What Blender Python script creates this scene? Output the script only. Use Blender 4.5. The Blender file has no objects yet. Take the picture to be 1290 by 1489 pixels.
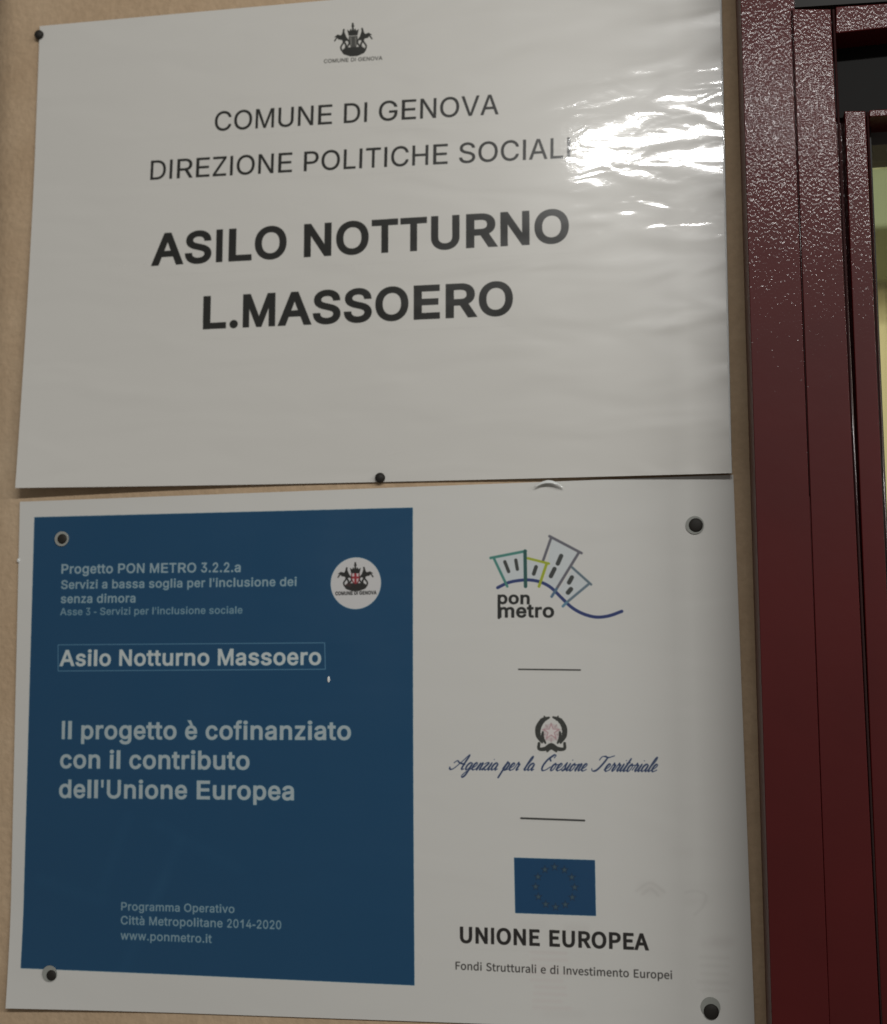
import bpy, bmesh, math, random
import numpy as np
from mathutils import Vector, Matrix
random.seed(7)
# ------------------------------------------------------------------ camera
D = 0.728                         # metres from lens to the wall plane (y = 0)
FPX, IW, IH = 1920.28, 1290.0, 1489.0
PITCH, YAW, ROLL = (math.radians(a) for a in (6.37156, 10.38681, -0.39791))
RC = (Matrix.Rotation(YAW, 3, 'Z') @ Matrix.Rotation(PITCH, 3, 'X') @
      Matrix.Rotation(math.pi/2, 3, 'X') @ Matrix.Rotation(ROLL, 3, 'Z'))
scene = bpy.context.scene
C = scene.collection
cd = bpy.data.cameras.new('camera'); cam = bpy.data.objects.new('camera', cd); C.objects.link(cam)
cam.matrix_world = Matrix.Translation((0, -D, 0)) @ RC.to_4x4()
cd.sensor_fit = 'HORIZONTAL'; cd.sensor_width = 36.0; cd.lens = 36.0*FPX/IW
cd.clip_start = 0.01; cd.clip_end = 50
cd.dof.use_dof = True; cd.dof.focus_distance = 0.66; cd.dof.aperture_fstop = 10.5
scene.camera = cam
# ------------------------------------------------------------------ light
world = bpy.data.worlds.new('World'); scene.world = world; world.use_nodes = True
bg = world.node_tree.nodes['Background']
bg.inputs[0].default_value = (1.0, 0.945, 0.885, 1); bg.inputs[1].default_value = 0.13
def area(name, loc, sx, sy, power, col, target):
    l = bpy.data.lights.new(name, 'AREA'); l.shape = 'RECTANGLE'; l.size = sx; l.size_y = sy
    l.energy = power; l.color = col
    o = bpy.data.objects.new(name, l); C.objects.link(o); o.location = loc
    o.rotation_euler = (Vector(target)-Vector(loc)).to_track_quat('-Z', 'Y').to_euler()
    return o
for cx, tx in ((0.450, 0.450), (1.95, 1.95), (3.35, 3.35)):      # a row of ceiling tubes parallel to the wall
    area('tube_lamp', (cx+.02, -1.62, 0.946), 1.20, 0.034, 16.2, (1.0, 0.99, 0.962), (tx, 0, 0.05))
area('room_lamp', (0.95, 0.25, 0.55), 0.6, 0.3, 4.2, (1.0, 0.93, 0.74), (0.45, 1.25, 0.05))
vs = scene.view_settings; vs.view_transform = 'Standard'; vs.look = 'None'; vs.exposure = 0.0; vs.gamma = 1.0
scene.display_settings.display_device = 'sRGB'

def at(px, py, off=0.0):
    """world X, Z of photo point (px, py) on the plane `off` metres in front of the wall"""
    d = RC @ Vector(((px-IW/2)/FPX, -(py-IH/2)/FPX, -1.0))
    t = (D-off)/d.y
    return Vector((d.x*t, d.z*t))
# ------------------------------------------------------------------ materials
def lin(c):
    return tuple((x/12.92 if x <= .04045 else ((x+.055)/1.055)**2.4) for x in (v/255.0 for v in c))
def new_mat(name):
    m = bpy.data.materials.new(name); m.use_nodes = True
    nt = m.node_tree; b = nt.nodes['Principled BSDF']
    return m, nt, b
def N(nt, t, **kw):
    n = nt.nodes.new(t)
    for k, v in kw.items():
        if k in n.inputs: n.inputs[k].default_value = v
        else: setattr(n, k, v)
    return n
def coords(nt, scale=(1, 1, 1), rot=(0, 0, 0)):
    g = nt.nodes.new('ShaderNodeNewGeometry')
    mp = nt.nodes.new('ShaderNodeMapping'); mp.inputs['Scale'].default_value = scale
    mp.inputs['Rotation'].default_value = rot
    nt.links.new(g.outputs['Position'], mp.inputs['Vector'])
    return mp.outputs['Vector']
def noise(nt, vec, scale, detail=2, rough=.5, dist=0):
    n = N(nt, 'ShaderNodeTexNoise'); n.inputs['Scale'].default_value = scale
    n.inputs['Detail'].default_value = detail; n.inputs['Roughness'].default_value = rough
    n.inputs['Distortion'].default_value = dist
    nt.links.new(vec, n.inputs['Vector']); return n.outputs['Fac']
def ramp(nt, fac, stops):
    r = nt.nodes.new('ShaderNodeValToRGB'); e = r.color_ramp.elements
    while len(e) < len(stops): e.new(.5)
    for i, (p, c) in enumerate(stops):
        e[i].position = p; e[i].color = (*c, 1) if len(c) == 3 else c
    nt.links.new(fac, r.inputs[0]); return r.outputs[0]
def math_(nt, op, a, b):
    m = N(nt, 'ShaderNodeMath', operation=op)
    for i, v in enumerate((a, b)):
        if isinstance(v, (int, float)): m.inputs[i].default_value = v
        else: nt.links.new(v, m.inputs[i])
    return m.outputs[0]
def bump(nt, h, strength, dist, prev=None):
    b = nt.nodes.new('ShaderNodeBump'); b.inputs['Strength'].default_value = strength
    b.inputs['Distance'].default_value = dist; nt.links.new(h, b.inputs['Height'])
    if prev: nt.links.new(prev, b.inputs['Normal'])
    return b.outputs[0]

def sheet_material(name, image, wave, k=1.0):
    m, nt, b = new_mat(name)
    t = nt.nodes.new('ShaderNodeTexImage'); t.image = image; t.interpolation = 'Cubic'; t.extension = 'EXTEND'
    uv = nt.nodes.new('ShaderNodeUVMap'); uv.uv_map = 'UVMap'; nt.links.new(uv.outputs[0], t.inputs[0])
    nt.links.new(t.outputs[0], b.inputs['Base Color'])
    b.inputs['Roughness'].default_value = .55; b.inputs['Specular IOR Level'].default_value = .5
    # cockled laminate film: long flat ripples plus small dimples, stronger where the film has buckled
    v1 = coords(nt, (1, 1, 3.1)); n1 = noise(nt, v1, 15, 1, .4, .6)
    v2 = coords(nt, (1, 1, 2.2)); n2 = noise(nt, v2, 46, 1, .5, .8)
    v3 = coords(nt); n3 = noise(nt, v3, 420, 1, .5)
    mask = noise(nt, coords(nt, (1, 1, 1.6)), 9, 1, .5)
    mk = ramp(nt, mask, [(.36, (.25,)*3), (.66, (1,)*3)])
    h2 = math_(nt, 'MULTIPLY', n2, mk)
    n = bump(nt, n1, 1.0, .00038*wave)
    n = bump(nt, h2, 1.0, .00021*wave, n)
    n = bump(nt, n3, 1.0, .000012*k, n)
    b.inputs['Coat Weight'].default_value = 1.0; b.inputs['Coat Roughness'].default_value = .06
    b.inputs['Coat IOR'].default_value = 1.5
    nt.links.new(n, b.inputs['Coat Normal'])
    nb = bump(nt, n1, 1.0, .0008*wave); nt.links.new(nb, b.inputs['Normal'])
    rr = ramp(nt, noise(nt, coords(nt), 14, 3), [(.3, (.26,)*3), (.7, (.38,)*3)])
    nt.links.new(rr, b.inputs['Roughness'])
    return m

def paint_material(name, col, grain=1.0):
    m, nt, b = new_mat(name)
    v = coords(nt)
    big = noise(nt, v, 9, 3, .6)
    cr = ramp(nt, big, [(.3, tuple(x*.86 for x in col)), (.7, tuple(min(1, x*1.12) for x in col))])
    nt.links.new(cr, b.inputs['Base Color'])
    b.inputs['Roughness'].default_value = .5; b.inputs['Specular IOR Level'].default_value = .2
    b.inputs['Coat Weight'].default_value = .19; b.inputs['Coat Roughness'].default_value = .09
    vv = coords(nt, (1.25, 1.25, .8))
    n1 = noise(nt, vv, 780, .5, .5)          # powder-coat grain, about 1.5 mm
    n2 = noise(nt, v, 1500, 1, .5)
    n0 = noise(nt, v, 60, 2, .5)
    n = bump(nt, n0, 1.0, .00010*grain)
    nt.links.new(n, b.inputs['Normal'])
    n = bump(nt, n1, 1.0, .00019*grain, n)
    nt.links.new(n, b.inputs['Coat Normal'])
    return m

def simple(name, col, rough=.5, spec=.5, metal=0, bs=0, bd=0, var=.1, vs_=20):
    m, nt, b = new_mat(name)
    v = coords(nt)
    f = noise(nt, v, vs_, 4, .6)
    cr = ramp(nt, f, [(.25, tuple(x*(1-var) for x in col)), (.75, tuple(min(1, x*(1+var)) for x in col))])
    nt.links.new(cr, b.inputs['Base Color'])
    b.inputs['Roughness'].default_value = rough; b.inputs['Specular IOR Level'].default_value = spec
    b.inputs['Metallic'].default_value = metal
    if bs:
        nt.links.new(bump(nt, noise(nt, v, bs, 3, .6), 1.0, bd), b.inputs['Normal'])
    return m

def plaster_material():
    m, nt, b = new_mat('plaster')
    v = coords(nt)
    a = noise(nt, v, 14, 5, .62); s = noise(nt, v, 260, 3, .6)
    c = ramp(nt, a, [(.28, lin((182, 156, 126))), (.55, lin((194, 169, 139))), (.8, lin((201, 178, 149)))])
    mx = N(nt, 'ShaderNodeMix', data_type='RGBA', blend_type='MULTIPLY')
    mx.inputs[0].default_value = .5
    nt.links.new(c, mx.inputs[6]); nt.links.new(ramp(nt, s, [(.35, (.82,)*3), (.65, (1,)*3)]), mx.inputs[7])
    nt.links.new(mx.outputs[2], b.inputs['Base Color'])
    b.inputs['Roughness'].default_value = .75; b.inputs['Specular IOR Level'].default_value = .25
    n = bump(nt, noise(nt, v, 45, 3, .6), 1.0, .0015)
    n = bump(nt, s, 1.0, .0006, n)
    nt.links.new(n, b.inputs['Normal'])
    return m
M = {}
M['plaster'] = plaster_material()
M['maroon'] = paint_material('maroon_powder_coat', lin((72, 13, 13)))
M['black'] = simple('black_rubber', lin((38, 37, 36)), .6, .3)
M['transom'] = simple('dark_panel', lin((20, 19, 18)), .6, .12)
M['glint_bead'] = simple('dark_glint_bead', lin((46, 26, 26)), .2, .5, 0, 0, 0, .05, 30)  # smooth dark finish of the beads added to catch lamp glints
M['grey'] = simple('grey_bead', lin((92, 88, 86)), .5, .4)
M['nail'] = simple('dark_nail', lin((40, 37, 33)), .6, .3, 0, 900, .0001)
M['washer'] = simple('clear_grey_washer', lin((150, 152, 146)), .4, .5)
M['board'] = simple('yellow_board', lin((224, 212, 158)), .6, .3, 0, 60, .0002, .06, 6)
M['green'] = simple('green_panel', lin((150, 158, 118)), .55, .3, 0, 0, 0, .05, 6)
M['floor'] = simple('floor_tile', lin((120, 110, 96)), .6, .3)
def film_mat():
    m, nt, b = new_mat('clear_film_edge')
    b.inputs['Base Color'].default_value = (.75, .77, .75, 1); b.inputs['Roughness'].default_value = .2
    b.inputs['Coat Weight'].default_value = 1; b.inputs['Coat Roughness'].default_value = .05
    return m
M['film'] = film_mat()
def glass_mat():
    m, nt, b = new_mat('door_glass')
    b.inputs['Base Color'].default_value = (.94, .97, .94, 1); b.inputs['Roughness'].default_value = 0
    b.inputs['Transmission Weight'].default_value = 1; b.inputs['IOR'].default_value = 1.45
    return m
M['glass'] = glass_mat()
# glyph outlines, font units, cap height 716 (plain sans) / 487 (humanist sans)
GL_I = {
'A': '675|23,0 283,716 389,716 651,0 556,0 404,426 372,524 327,673 345,673 300,522 268,426 120,0|155,200 155,280 520,280 520,200',
'B': '642|85,0 85,716 339,716 386,713 427,704 463,690 493,671 517,649 536,622 549,592 557,560 560,526 558,497 553,472 544,450 532,432 518,416 501,402 483,391 463,382 443,375 443,369 466,365 488,357 511,345 532,329 550,310 566,286 578,258 586,227 588,192 585,157 577,124 563,94 543,67 517,44 485,25 446,11 400,3 347,0|175,80 344,80 395,84 435,94 464,112 484,135 496,162 500,192 498,216 492,238 482,259 468,277 451,293 430,307 406,317 379,323 349,325 175,325|175,402 335,402 360,403 384,408 405,417 425,428 441,442 455,459 465,479 471,500 473,524 469,554 458,580 440,603 414,621 380,632 338,636 175,636',
'C': '718|376,-10 317,-5 262,10 211,35 167,69 129,111 98,162 75,220 61,286 57,357 61,430 75,495 98,553 129,604 167,646 211,680 262,705 317,720 376,725 412,724 446,718 479,710 510,697 539,682 566,663 590,641 611,616 630,589 645,558 657,525 665,490 575,490 568,514 559,535 548,555 535,573 520,589 503,603 484,614 465,624 444,632 422,637 399,640 376,641 334,638 294,627 258,608 226,583 198,551 176,512 159,467 149,415 146,357 149,300 159,249 176,203 199,165 226,133 259,107 295,89 334,78 376,74 399,76 422,79 444,84 465,92 484,102 503,113 520,127 535,143 548,161 559,181 568,202 575,226 665,226 657,191 646,158 630,128 612,100 590,75 566,53 539,34 510,19 479,6 446,-2 412,-8',
'D': '707|308,0 135,0 135,80 302,80 357,84 405,95 447,114 482,139 511,171 533,210 549,254 558,304 562,359 558,414 549,463 533,507 512,545 484,577 450,602 409,621 363,632 311,636 131,636 131,716 317,716 383,711 443,697 496,673 542,640 580,599 610,550 632,493 645,430 649,359 645,288 632,224 610,167 579,117 540,76 493,43 439,19 377,5|175,716 175,0 85,0 85,716',
'E': '589|85,0 85,716 524,716 524,636 175,636 175,402 500,402 500,322 175,322 175,80 528,80 528,0',
'G': '732|378,-10 317,-5 261,10 210,35 165,69 128,112 97,163 75,221 61,286 57,357 61,430 75,495 97,553 128,604 165,646 209,680 259,705 314,720 373,725 410,723 445,718 479,709 511,696 540,680 567,660 592,638 613,613 632,586 647,556 659,524 667,490 574,490 566,513 556,534 545,553 532,571 517,587 501,601 483,613 464,623 444,631 422,637 398,640 373,641 332,638 294,627 258,608 226,583 198,551 176,512 159,467 149,415 146,357 149,300 159,249 176,204 199,165 227,133 259,108 296,89 335,78 378,74 417,77 452,86 485,100 514,120 538,144 557,173 572,207 581,244 584,285 611,280 398,280 398,360 673,360 673,281 668,225 656,174 634,128 606,87 571,54 530,26 484,6 433,-6',
'H': '727|85,0 85,716 175,716 175,406 552,406 552,716 643,716 643,0 552,0 552,326 175,326 175,0',
'I': '423|44,0 44,80 166,80 166,636 44,636 44,716 379,716 379,636 257,636 257,80 379,80 379,0',
'L': '553|85,0 85,716 175,716 175,80 508,80 508,0',
'M': '884|85,0 85,716 213,716 390,263 404,224 421,172 438,118 453,69 432,69 447,116 464,171 481,223 496,263 670,716 799,716 799,0 710,0 710,409 710,460 711,519 712,581 713,643 722,643 700,576 678,510 658,453 641,409 481,0 403,0 240,409 224,452 204,508 182,574 158,643 167,643 169,585 170,523 171,462 171,409 171,0',
'N': '736|85,0 85,716 192,716 483,257 510,212 545,150 582,77 570,75 564,152 562,221 561,274 561,716 652,716 652,0 544,0 284,408 250,465 208,536 151,636 168,638 172,540 175,461 176,409 176,0',
'O': '750|376,-10 316,-5 262,10 212,35 167,69 129,111 98,162 75,220 61,286 57,357 61,430 75,495 98,553 129,604 167,646 212,680 262,705 316,720 376,725 435,720 490,705 540,680 584,646 622,604 653,553 675,495 689,430 694,357 689,286 675,220 653,162 622,111 584,69 540,35 490,10 435,-5|376,74 417,78 456,89 492,107 524,132 552,164 575,203 592,248 602,300 605,357 602,416 592,468 575,513 552,552 524,584 492,609 456,627 417,638 376,641 334,638 295,627 259,609 227,583 199,551 176,513 159,467 149,415 146,357 149,300 159,248 176,203 199,164 227,132 259,107 295,89 334,78',
'P': '625|85,0 85,716 331,716 383,712 428,702 468,686 501,663 528,636 548,605 563,569 572,530 575,489 572,448 563,409 548,373 528,341 501,314 468,292 428,275 383,265 331,261 154,261 154,341 327,341 362,343 392,350 418,360 439,375 456,392 469,413 478,436 483,462 485,489 483,516 478,542 469,565 456,585 439,603 418,617 392,628 362,634 327,636 175,636 175,0',
'R': '632|85,0 85,716 332,716 384,713 429,703 469,687 502,666 528,640 549,609 564,575 573,537 576,495 573,454 564,416 549,382 528,352 501,326 468,306 429,290 384,281 332,278 135,278 135,359 329,359 363,361 393,366 419,375 440,388 457,404 470,423 479,444 484,469 486,495 484,523 479,547 470,569 457,589 440,605 419,618 393,628 363,634 328,636 175,636 175,0|497,0 324,322 426,322 602,0',
'S': '628|315,-12 265,-10 220,-1 179,13 144,32 114,56 90,85 72,117 60,153 54,192 147,192 151,166 160,143 174,123 191,107 211,93 234,83 260,75 286,71 315,69 346,71 375,76 402,85 426,97 447,111 464,129 476,149 484,172 486,196 484,217 478,236 467,252 453,265 436,277 416,288 394,297 370,305 344,313 258,337 204,355 158,379 121,407 104,426 90,448 81,471 75,496 73,524 77,563 87,598 105,630 130,658 159,681 194,700 232,714 274,723 319,725 365,723 407,714 445,700 478,681 507,658 531,631 548,601 559,568 564,532 475,532 467,565 450,593 425,615 394,632 357,642 317,645 287,643 260,638 235,630 214,619 196,605 181,588 170,570 164,550 162,528 164,506 172,486 184,469 200,455 218,443 238,434 299,413 372,393 438,371 461,361 483,348 505,334 524,318 541,299 555,278 566,254 572,226 575,195 571,157 561,122 544,89 520,60 491,35 455,15 413,0 367,-9',
'T': '631|45,636 45,716 587,716 587,636 361,636 361,0 271,0 271,636',
'U': '728|364,-12 310,-8 261,3 217,22 178,46 145,77 119,112 100,153 88,196 85,244 85,716 175,716 175,251 177,218 185,187 198,159 215,134 237,113 263,96 293,83 327,75 364,73 402,75 435,83 465,96 491,113 513,134 530,159 542,187 550,218 552,251 552,716 643,716 643,244 639,196 628,153 609,112 582,77 550,46 511,22 467,3 418,-8',
'V': '675|287,0 23,716 119,716 270,290 303,193 349,43 330,43 376,194 407,290 555,716 651,716 391,0',
'Z': '617|59,0 59,65 385,542 431,606 479,669 489,639 402,636 314,636 57,636 57,716 558,716 558,649 237,181 188,113 137,47 127,76 214,80 301,80 562,80 562,0',
'a': '548|225,-12 192,-10 162,-4 133,7 107,22 85,40 67,63 54,89 45,119 43,152 45,181 51,205 61,226 74,244 90,259 109,272 130,282 152,290 176,296 251,309 329,319 347,322 362,326 373,330 381,337 386,347 388,358 388,361 386,382 382,401 375,417 365,432 353,443 337,453 319,460 299,464 275,465 251,464 229,460 210,453 193,445 178,435 165,423 155,411 147,398 141,385 58,410 72,440 89,466 110,487 134,504 160,518 187,528 216,535 244,539 273,541 293,540 314,538 336,534 359,528 381,519 402,507 422,492 439,473 453,451 465,423 471,391 474,354 474,0 389,0 389,73 383,73 376,60 366,48 355,35 340,22 323,11 303,1 280,-6 254,-11|240,64 270,66 297,72 321,83 341,96 357,113 371,131 380,151 386,172 388,194 388,267 383,263 375,259 365,256 325,247 282,241 247,236 227,233 208,229 189,223 172,216 158,207 146,196 136,183 131,167 129,147 131,130 136,115 143,102 154,90 167,81 183,73 200,68 219,65',
'b': '597|323,-12 292,-10 265,-4 243,5 223,17 207,30 194,44 166,83 158,83 158,0 74,0 74,716 160,716 160,449 166,449 193,486 206,500 222,513 241,524 264,534 291,539 322,541 365,537 404,526 440,507 472,482 499,450 520,412 536,368 546,319 549,266 546,212 536,163 520,119 499,81 472,48 441,23 405,4 366,-8|310,66 341,69 369,78 393,92 414,112 431,136 444,164 454,196 460,230 462,267 460,303 454,336 445,367 431,395 414,419 394,438 369,453 341,461 310,464 279,461 251,453 227,439 206,420 189,397 176,370 166,339 160,304 159,267 160,228 166,194 176,162 190,134 207,110 227,91 252,77 279,69',
'c': '557|292,-12 245,-8 203,4 164,23 130,49 102,81 79,120 62,163 51,211 48,264 51,317 62,366 79,410 102,448 130,480 164,506 203,526 245,537 292,541 317,540 342,536 366,531 388,523 409,513 429,501 447,487 464,471 478,453 491,433 501,412 509,390 426,368 422,382 416,395 409,407 400,418 391,428 380,437 368,445 355,452 341,457 325,461 309,463 292,464 258,461 229,452 204,436 183,416 166,392 153,363 143,332 137,299 135,264 137,229 143,196 153,165 166,137 183,113 204,93 229,77 258,68 292,65 309,66 326,69 341,73 356,78 369,85 381,93 392,102 402,113 410,125 418,137 423,151 428,165 511,144 503,121 493,99 480,79 466,61 449,45 431,30 411,18 390,7 367,-1 343,-7 318,-10',
'd': '597|275,-12 232,-8 193,4 157,23 125,48 99,81 77,119 61,163 51,212 48,266 51,319 61,368 77,412 99,450 126,482 157,507 193,526 232,537 275,541 306,539 333,534 356,524 375,513 391,500 404,486 431,449 437,449 437,716 523,716 523,0 440,0 440,83 431,83 404,44 390,30 374,17 355,5 332,-4 306,-10|288,66 318,69 346,77 370,91 391,110 408,134 421,162 431,194 437,228 439,267 437,304 431,339 422,370 408,397 391,420 371,439 346,453 319,461 288,464 256,461 228,453 203,438 183,419 166,395 153,367 143,336 137,303 135,267 137,230 143,196 153,164 166,136 183,112 204,92 229,78 256,69',
'e': '568|298,-12 249,-8 204,4 165,23 130,49 101,81 78,119 61,163 51,211 48,263 51,315 61,364 78,408 100,446 128,479 162,506 200,525 242,537 289,541 318,539 346,534 374,526 401,515 426,499 449,480 470,456 488,429 502,397 513,360 520,319 522,273 522,238 105,238 105,311 476,311 436,284 434,318 428,349 419,378 406,403 389,424 369,441 346,454 319,462 289,465 258,462 230,454 206,441 185,424 167,403 153,379 143,353 137,326 135,297 135,250 137,212 144,179 155,149 171,124 190,103 213,86 238,74 267,67 299,65 320,66 339,69 357,74 373,82 388,91 402,102 413,116 423,131 430,148 514,128 504,101 489,77 471,55 450,36 425,20 398,6 367,-4 334,-10',
'f': '357|321,534 321,460 9,460 9,534|113,0 113,607 116,636 123,661 135,684 150,702 169,718 190,730 214,739 238,744 264,746 313,741 342,733 320,659 302,664 274,667 250,665 231,658 217,647 207,632 201,612 199,589 199,0',
'g': '598|291,-212 253,-210 219,-205 188,-196 161,-185 137,-171 116,-155 98,-137 83,-118 71,-98 143,-57 171,-93 184,-105 199,-115 217,-124 238,-131 263,-135 291,-137 332,-133 367,-123 397,-106 420,-81 434,-48 438,-8 438,96 431,96 403,58 390,45 374,33 355,22 332,14 305,8 274,7 233,10 194,20 159,37 127,61 100,91 78,127 61,169 51,216 48,269 51,322 61,370 77,413 99,450 126,482 158,507 194,526 233,537 276,541 307,539 334,534 357,525 376,513 392,500 405,487 433,449 440,449 440,534 524,534 524,-12 521,-56 510,-94 493,-126 470,-153 442,-175 409,-191 372,-203 333,-210|288,83 319,86 347,93 371,106 391,123 409,144 422,170 432,200 438,234 440,271 438,307 432,341 422,371 409,398 392,421 371,439 347,453 319,461 288,464 257,461 229,453 204,438 183,419 166,396 153,369 143,339 137,306 135,271 137,235 143,202 153,172 167,146 184,124 205,107 229,94 257,86',
'h': '577|160,319 160,0 74,0 74,716 160,716 160,404 144,404 163,449 186,484 214,509 246,527 281,537 320,541 355,538 386,531 415,519 441,501 462,479 479,451 492,419 500,381 502,338 502,0 416,0 416,331 413,370 402,402 384,428 360,448 330,459 295,463 271,461 248,456 226,447 207,434 191,417 178,398 168,375 162,348',
'i': '234|74,0 74,534 160,534 160,0|118,623 102,625 88,630 76,640 66,651 60,665 58,680 60,695 66,708 76,720 88,730 102,735 118,737 134,735 148,730 160,720 170,708 176,695 178,680 176,665 170,651 160,640 148,630 134,625',
'l': '266|196,-3 158,0 128,11 104,28 87,52 77,83 74,119 74,716 160,716 160,139 161,117 164,100 169,88 177,80 189,75 206,73 226,74 239,76 254,4 227,-1',
'm': '858|74,0 74,534 158,534 158,416 151,416 160,442 172,466 186,487 203,504 222,518 242,529 264,537 286,542 308,543 345,539 377,527 404,508 426,481 442,450 452,415 440,415 448,440 459,462 474,483 492,501 513,515 536,527 560,536 587,542 614,543 645,541 673,534 699,523 723,507 744,487 761,462 773,432 781,398 783,359 783,0 697,0 697,357 694,392 683,420 665,440 642,454 617,462 589,465 566,463 545,458 526,450 510,439 497,425 486,408 478,390 473,370 472,348 472,0 386,0 386,366 382,393 372,417 356,438 334,453 309,462 281,465 260,463 241,458 222,450 204,439 190,425 177,407 168,386 162,362 160,335 160,0',
'n': '576|160,319 160,0 74,0 74,534 157,534 158,404 144,404 163,449 186,484 214,509 246,527 281,537 320,541 355,538 386,531 415,519 440,501 462,479 479,451 492,419 500,381 502,338 502,0 416,0 416,331 413,370 402,402 384,428 360,448 330,459 295,463 271,461 248,456 226,447 207,434 191,417 178,398 168,375 162,348',
'o': '584|292,-12 245,-8 203,4 164,23 130,49 102,81 79,120 62,163 51,211 48,264 51,317 62,366 79,410 102,448 130,480 164,506 203,526 245,537 292,541 339,537 381,526 420,506 454,480 483,448 506,410 523,366 533,317 536,264 533,211 523,163 506,120 483,81 454,49 420,23 381,4 339,-8|292,65 325,68 355,77 380,93 401,113 419,137 432,165 442,196 447,229 449,264 447,299 442,332 432,363 419,392 401,416 380,436 355,452 325,461 292,464 258,461 229,452 204,436 183,416 166,392 153,363 143,332 137,299 135,264 137,229 143,196 153,165 166,137 183,113 204,93 229,77 258,68',
'p': '597|74,-201 74,534 158,534 158,449 166,449 193,486 206,500 222,513 241,524 264,534 291,539 322,541 365,537 404,526 440,507 472,482 499,450 520,412 536,368 546,319 549,266 546,212 536,163 520,119 499,81 472,48 441,23 405,4 366,-8 323,-12 292,-10 265,-4 243,5 224,17 207,30 194,44 166,83 160,83 160,-201|310,66 341,69 369,78 393,92 414,112 431,136 444,164 454,196 460,230 462,267 460,303 454,336 445,367 431,395 414,419 394,438 369,453 341,461 310,464 279,461 251,453 227,439 206,420 189,397 176,370 166,339 160,304 159,267 160,228 166,194 176,162 190,134 207,110 227,91 252,77 279,69',
'r': '365|74,0 74,534 157,534 157,452 162,452 175,477 192,498 214,517 241,530 269,539 300,541 323,541 343,540 343,453 324,456 291,458 267,457 245,451 224,443 205,431 190,416 177,399 168,379 162,357 160,333 160,0',
's': '513|256,-12 221,-10 188,-4 158,5 131,17 107,34 87,53 70,76 58,103 50,133 132,150 142,123 156,101 175,85 198,73 225,66 255,64 290,67 319,74 344,88 362,105 373,124 377,145 375,162 368,178 357,191 342,202 322,211 298,218 210,239 166,253 130,271 102,293 82,319 70,350 66,385 69,415 77,442 92,466 111,488 134,506 162,521 193,532 227,539 263,541 298,539 329,533 357,524 382,511 403,496 421,477 435,456 447,433 456,408 377,390 369,410 357,428 341,444 321,457 295,465 264,468 234,465 207,458 184,446 167,430 156,411 153,390 155,372 162,356 174,342 191,331 214,322 242,314 323,294 367,281 403,263 431,241 450,215 462,185 466,150 463,120 454,92 440,66 420,44 395,25 366,9 332,-2 296,-9',
't': '320|287,534 287,460 9,460 9,534|91,663 177,663 177,137 179,116 184,99 191,86 203,77 219,72 240,70 261,72 284,75 300,2 270,-4 237,-6 194,-2 158,10 129,30 108,57 96,91 91,131',
'u': '577|257,-7 222,-5 190,3 162,15 136,33 115,55 97,83 84,115 77,153 74,196 74,534 160,534 160,203 164,164 174,132 193,105 217,86 247,74 281,71 306,72 329,78 350,87 369,100 385,116 399,136 409,159 415,186 416,215 416,534 502,534 502,0 419,0 419,129 432,129 413,84 390,49 362,24 330,7 295,-4',
'v': '548|229,0 24,534 119,534 232,218 263,122 289,29 259,29 285,122 315,218 429,534 523,534 318,0',
'w': '798|194,0 32,534 122,534 188,301 216,192 246,58 232,58 261,190 290,301 355,534 445,534 509,301 537,191 566,58 551,58 581,190 610,301 675,534 766,534 604,0 518,0 449,242 428,317 409,394 389,475 409,475 389,395 369,316 349,242 280,0',
'z': '535|59,0 59,64 357,450 357,454 67,454 67,534 468,534 468,465 177,85 177,79 477,79 477,0',
'0': '637|319,-10 268,-5 223,10 183,34 148,67 119,109 97,159 80,218 71,284 67,357 71,431 81,497 97,556 120,606 149,648 184,682 224,706 269,720 319,725 369,720 414,706 454,682 489,648 518,606 540,556 557,497 567,431 570,357 567,284 557,218 541,159 518,109 489,67 455,34 415,10 370,-5|319,70 352,73 382,85 408,104 431,130 450,163 465,202 475,248 482,300 484,357 482,416 475,468 465,514 450,553 431,586 408,612 382,631 352,643 319,647 286,643 256,631 229,612 207,586 188,553 173,514 162,468 156,416 154,357 156,300 162,248 173,202 188,163 207,130 229,104 256,85 286,73',
'1': '637|108,0 108,77 550,77 550,0|388,716 388,0 299,0 299,631 294,631 121,503 121,600 279,716',
'2': '637|90,0 90,67 330,322 397,397 413,419 427,439 437,459 445,480 449,501 451,523 449,547 443,569 433,589 420,606 403,620 384,632 363,640 340,645 315,647 288,645 264,639 242,630 224,617 208,601 195,582 186,560 181,536 179,509 92,509 95,550 105,588 121,622 143,652 170,678 201,698 237,713 275,722 317,725 358,722 396,714 430,699 461,679 487,655 508,626 524,595 533,561 536,524 535,498 530,472 522,447 510,421 494,394 473,364 446,331 414,294 376,253 215,85 215,80 548,80 548,0',
'3': '637|306,-10 264,-7 224,1 187,14 153,31 123,54 99,81 80,112 67,147 61,185 154,185 158,162 166,141 178,122 193,107 211,94 232,83 256,76 281,72 307,70 336,72 362,77 387,86 409,97 427,112 443,131 454,152 461,176 463,204 461,229 455,253 445,276 430,296 411,314 386,329 357,340 323,346 283,348 220,348 220,421 405,631 405,636 98,636 98,716 524,716 524,648 297,392 297,406 348,408 393,402 434,388 469,368 498,343 522,313 539,279 549,243 553,204 549,164 539,127 521,93 497,63 468,38 434,18 396,2 353,-7',
'4': '637|56,148 56,223 347,716 437,716 153,233 153,229 581,229 581,148|396,0 396,171 396,206 396,447 482,447 482,0',
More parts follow.
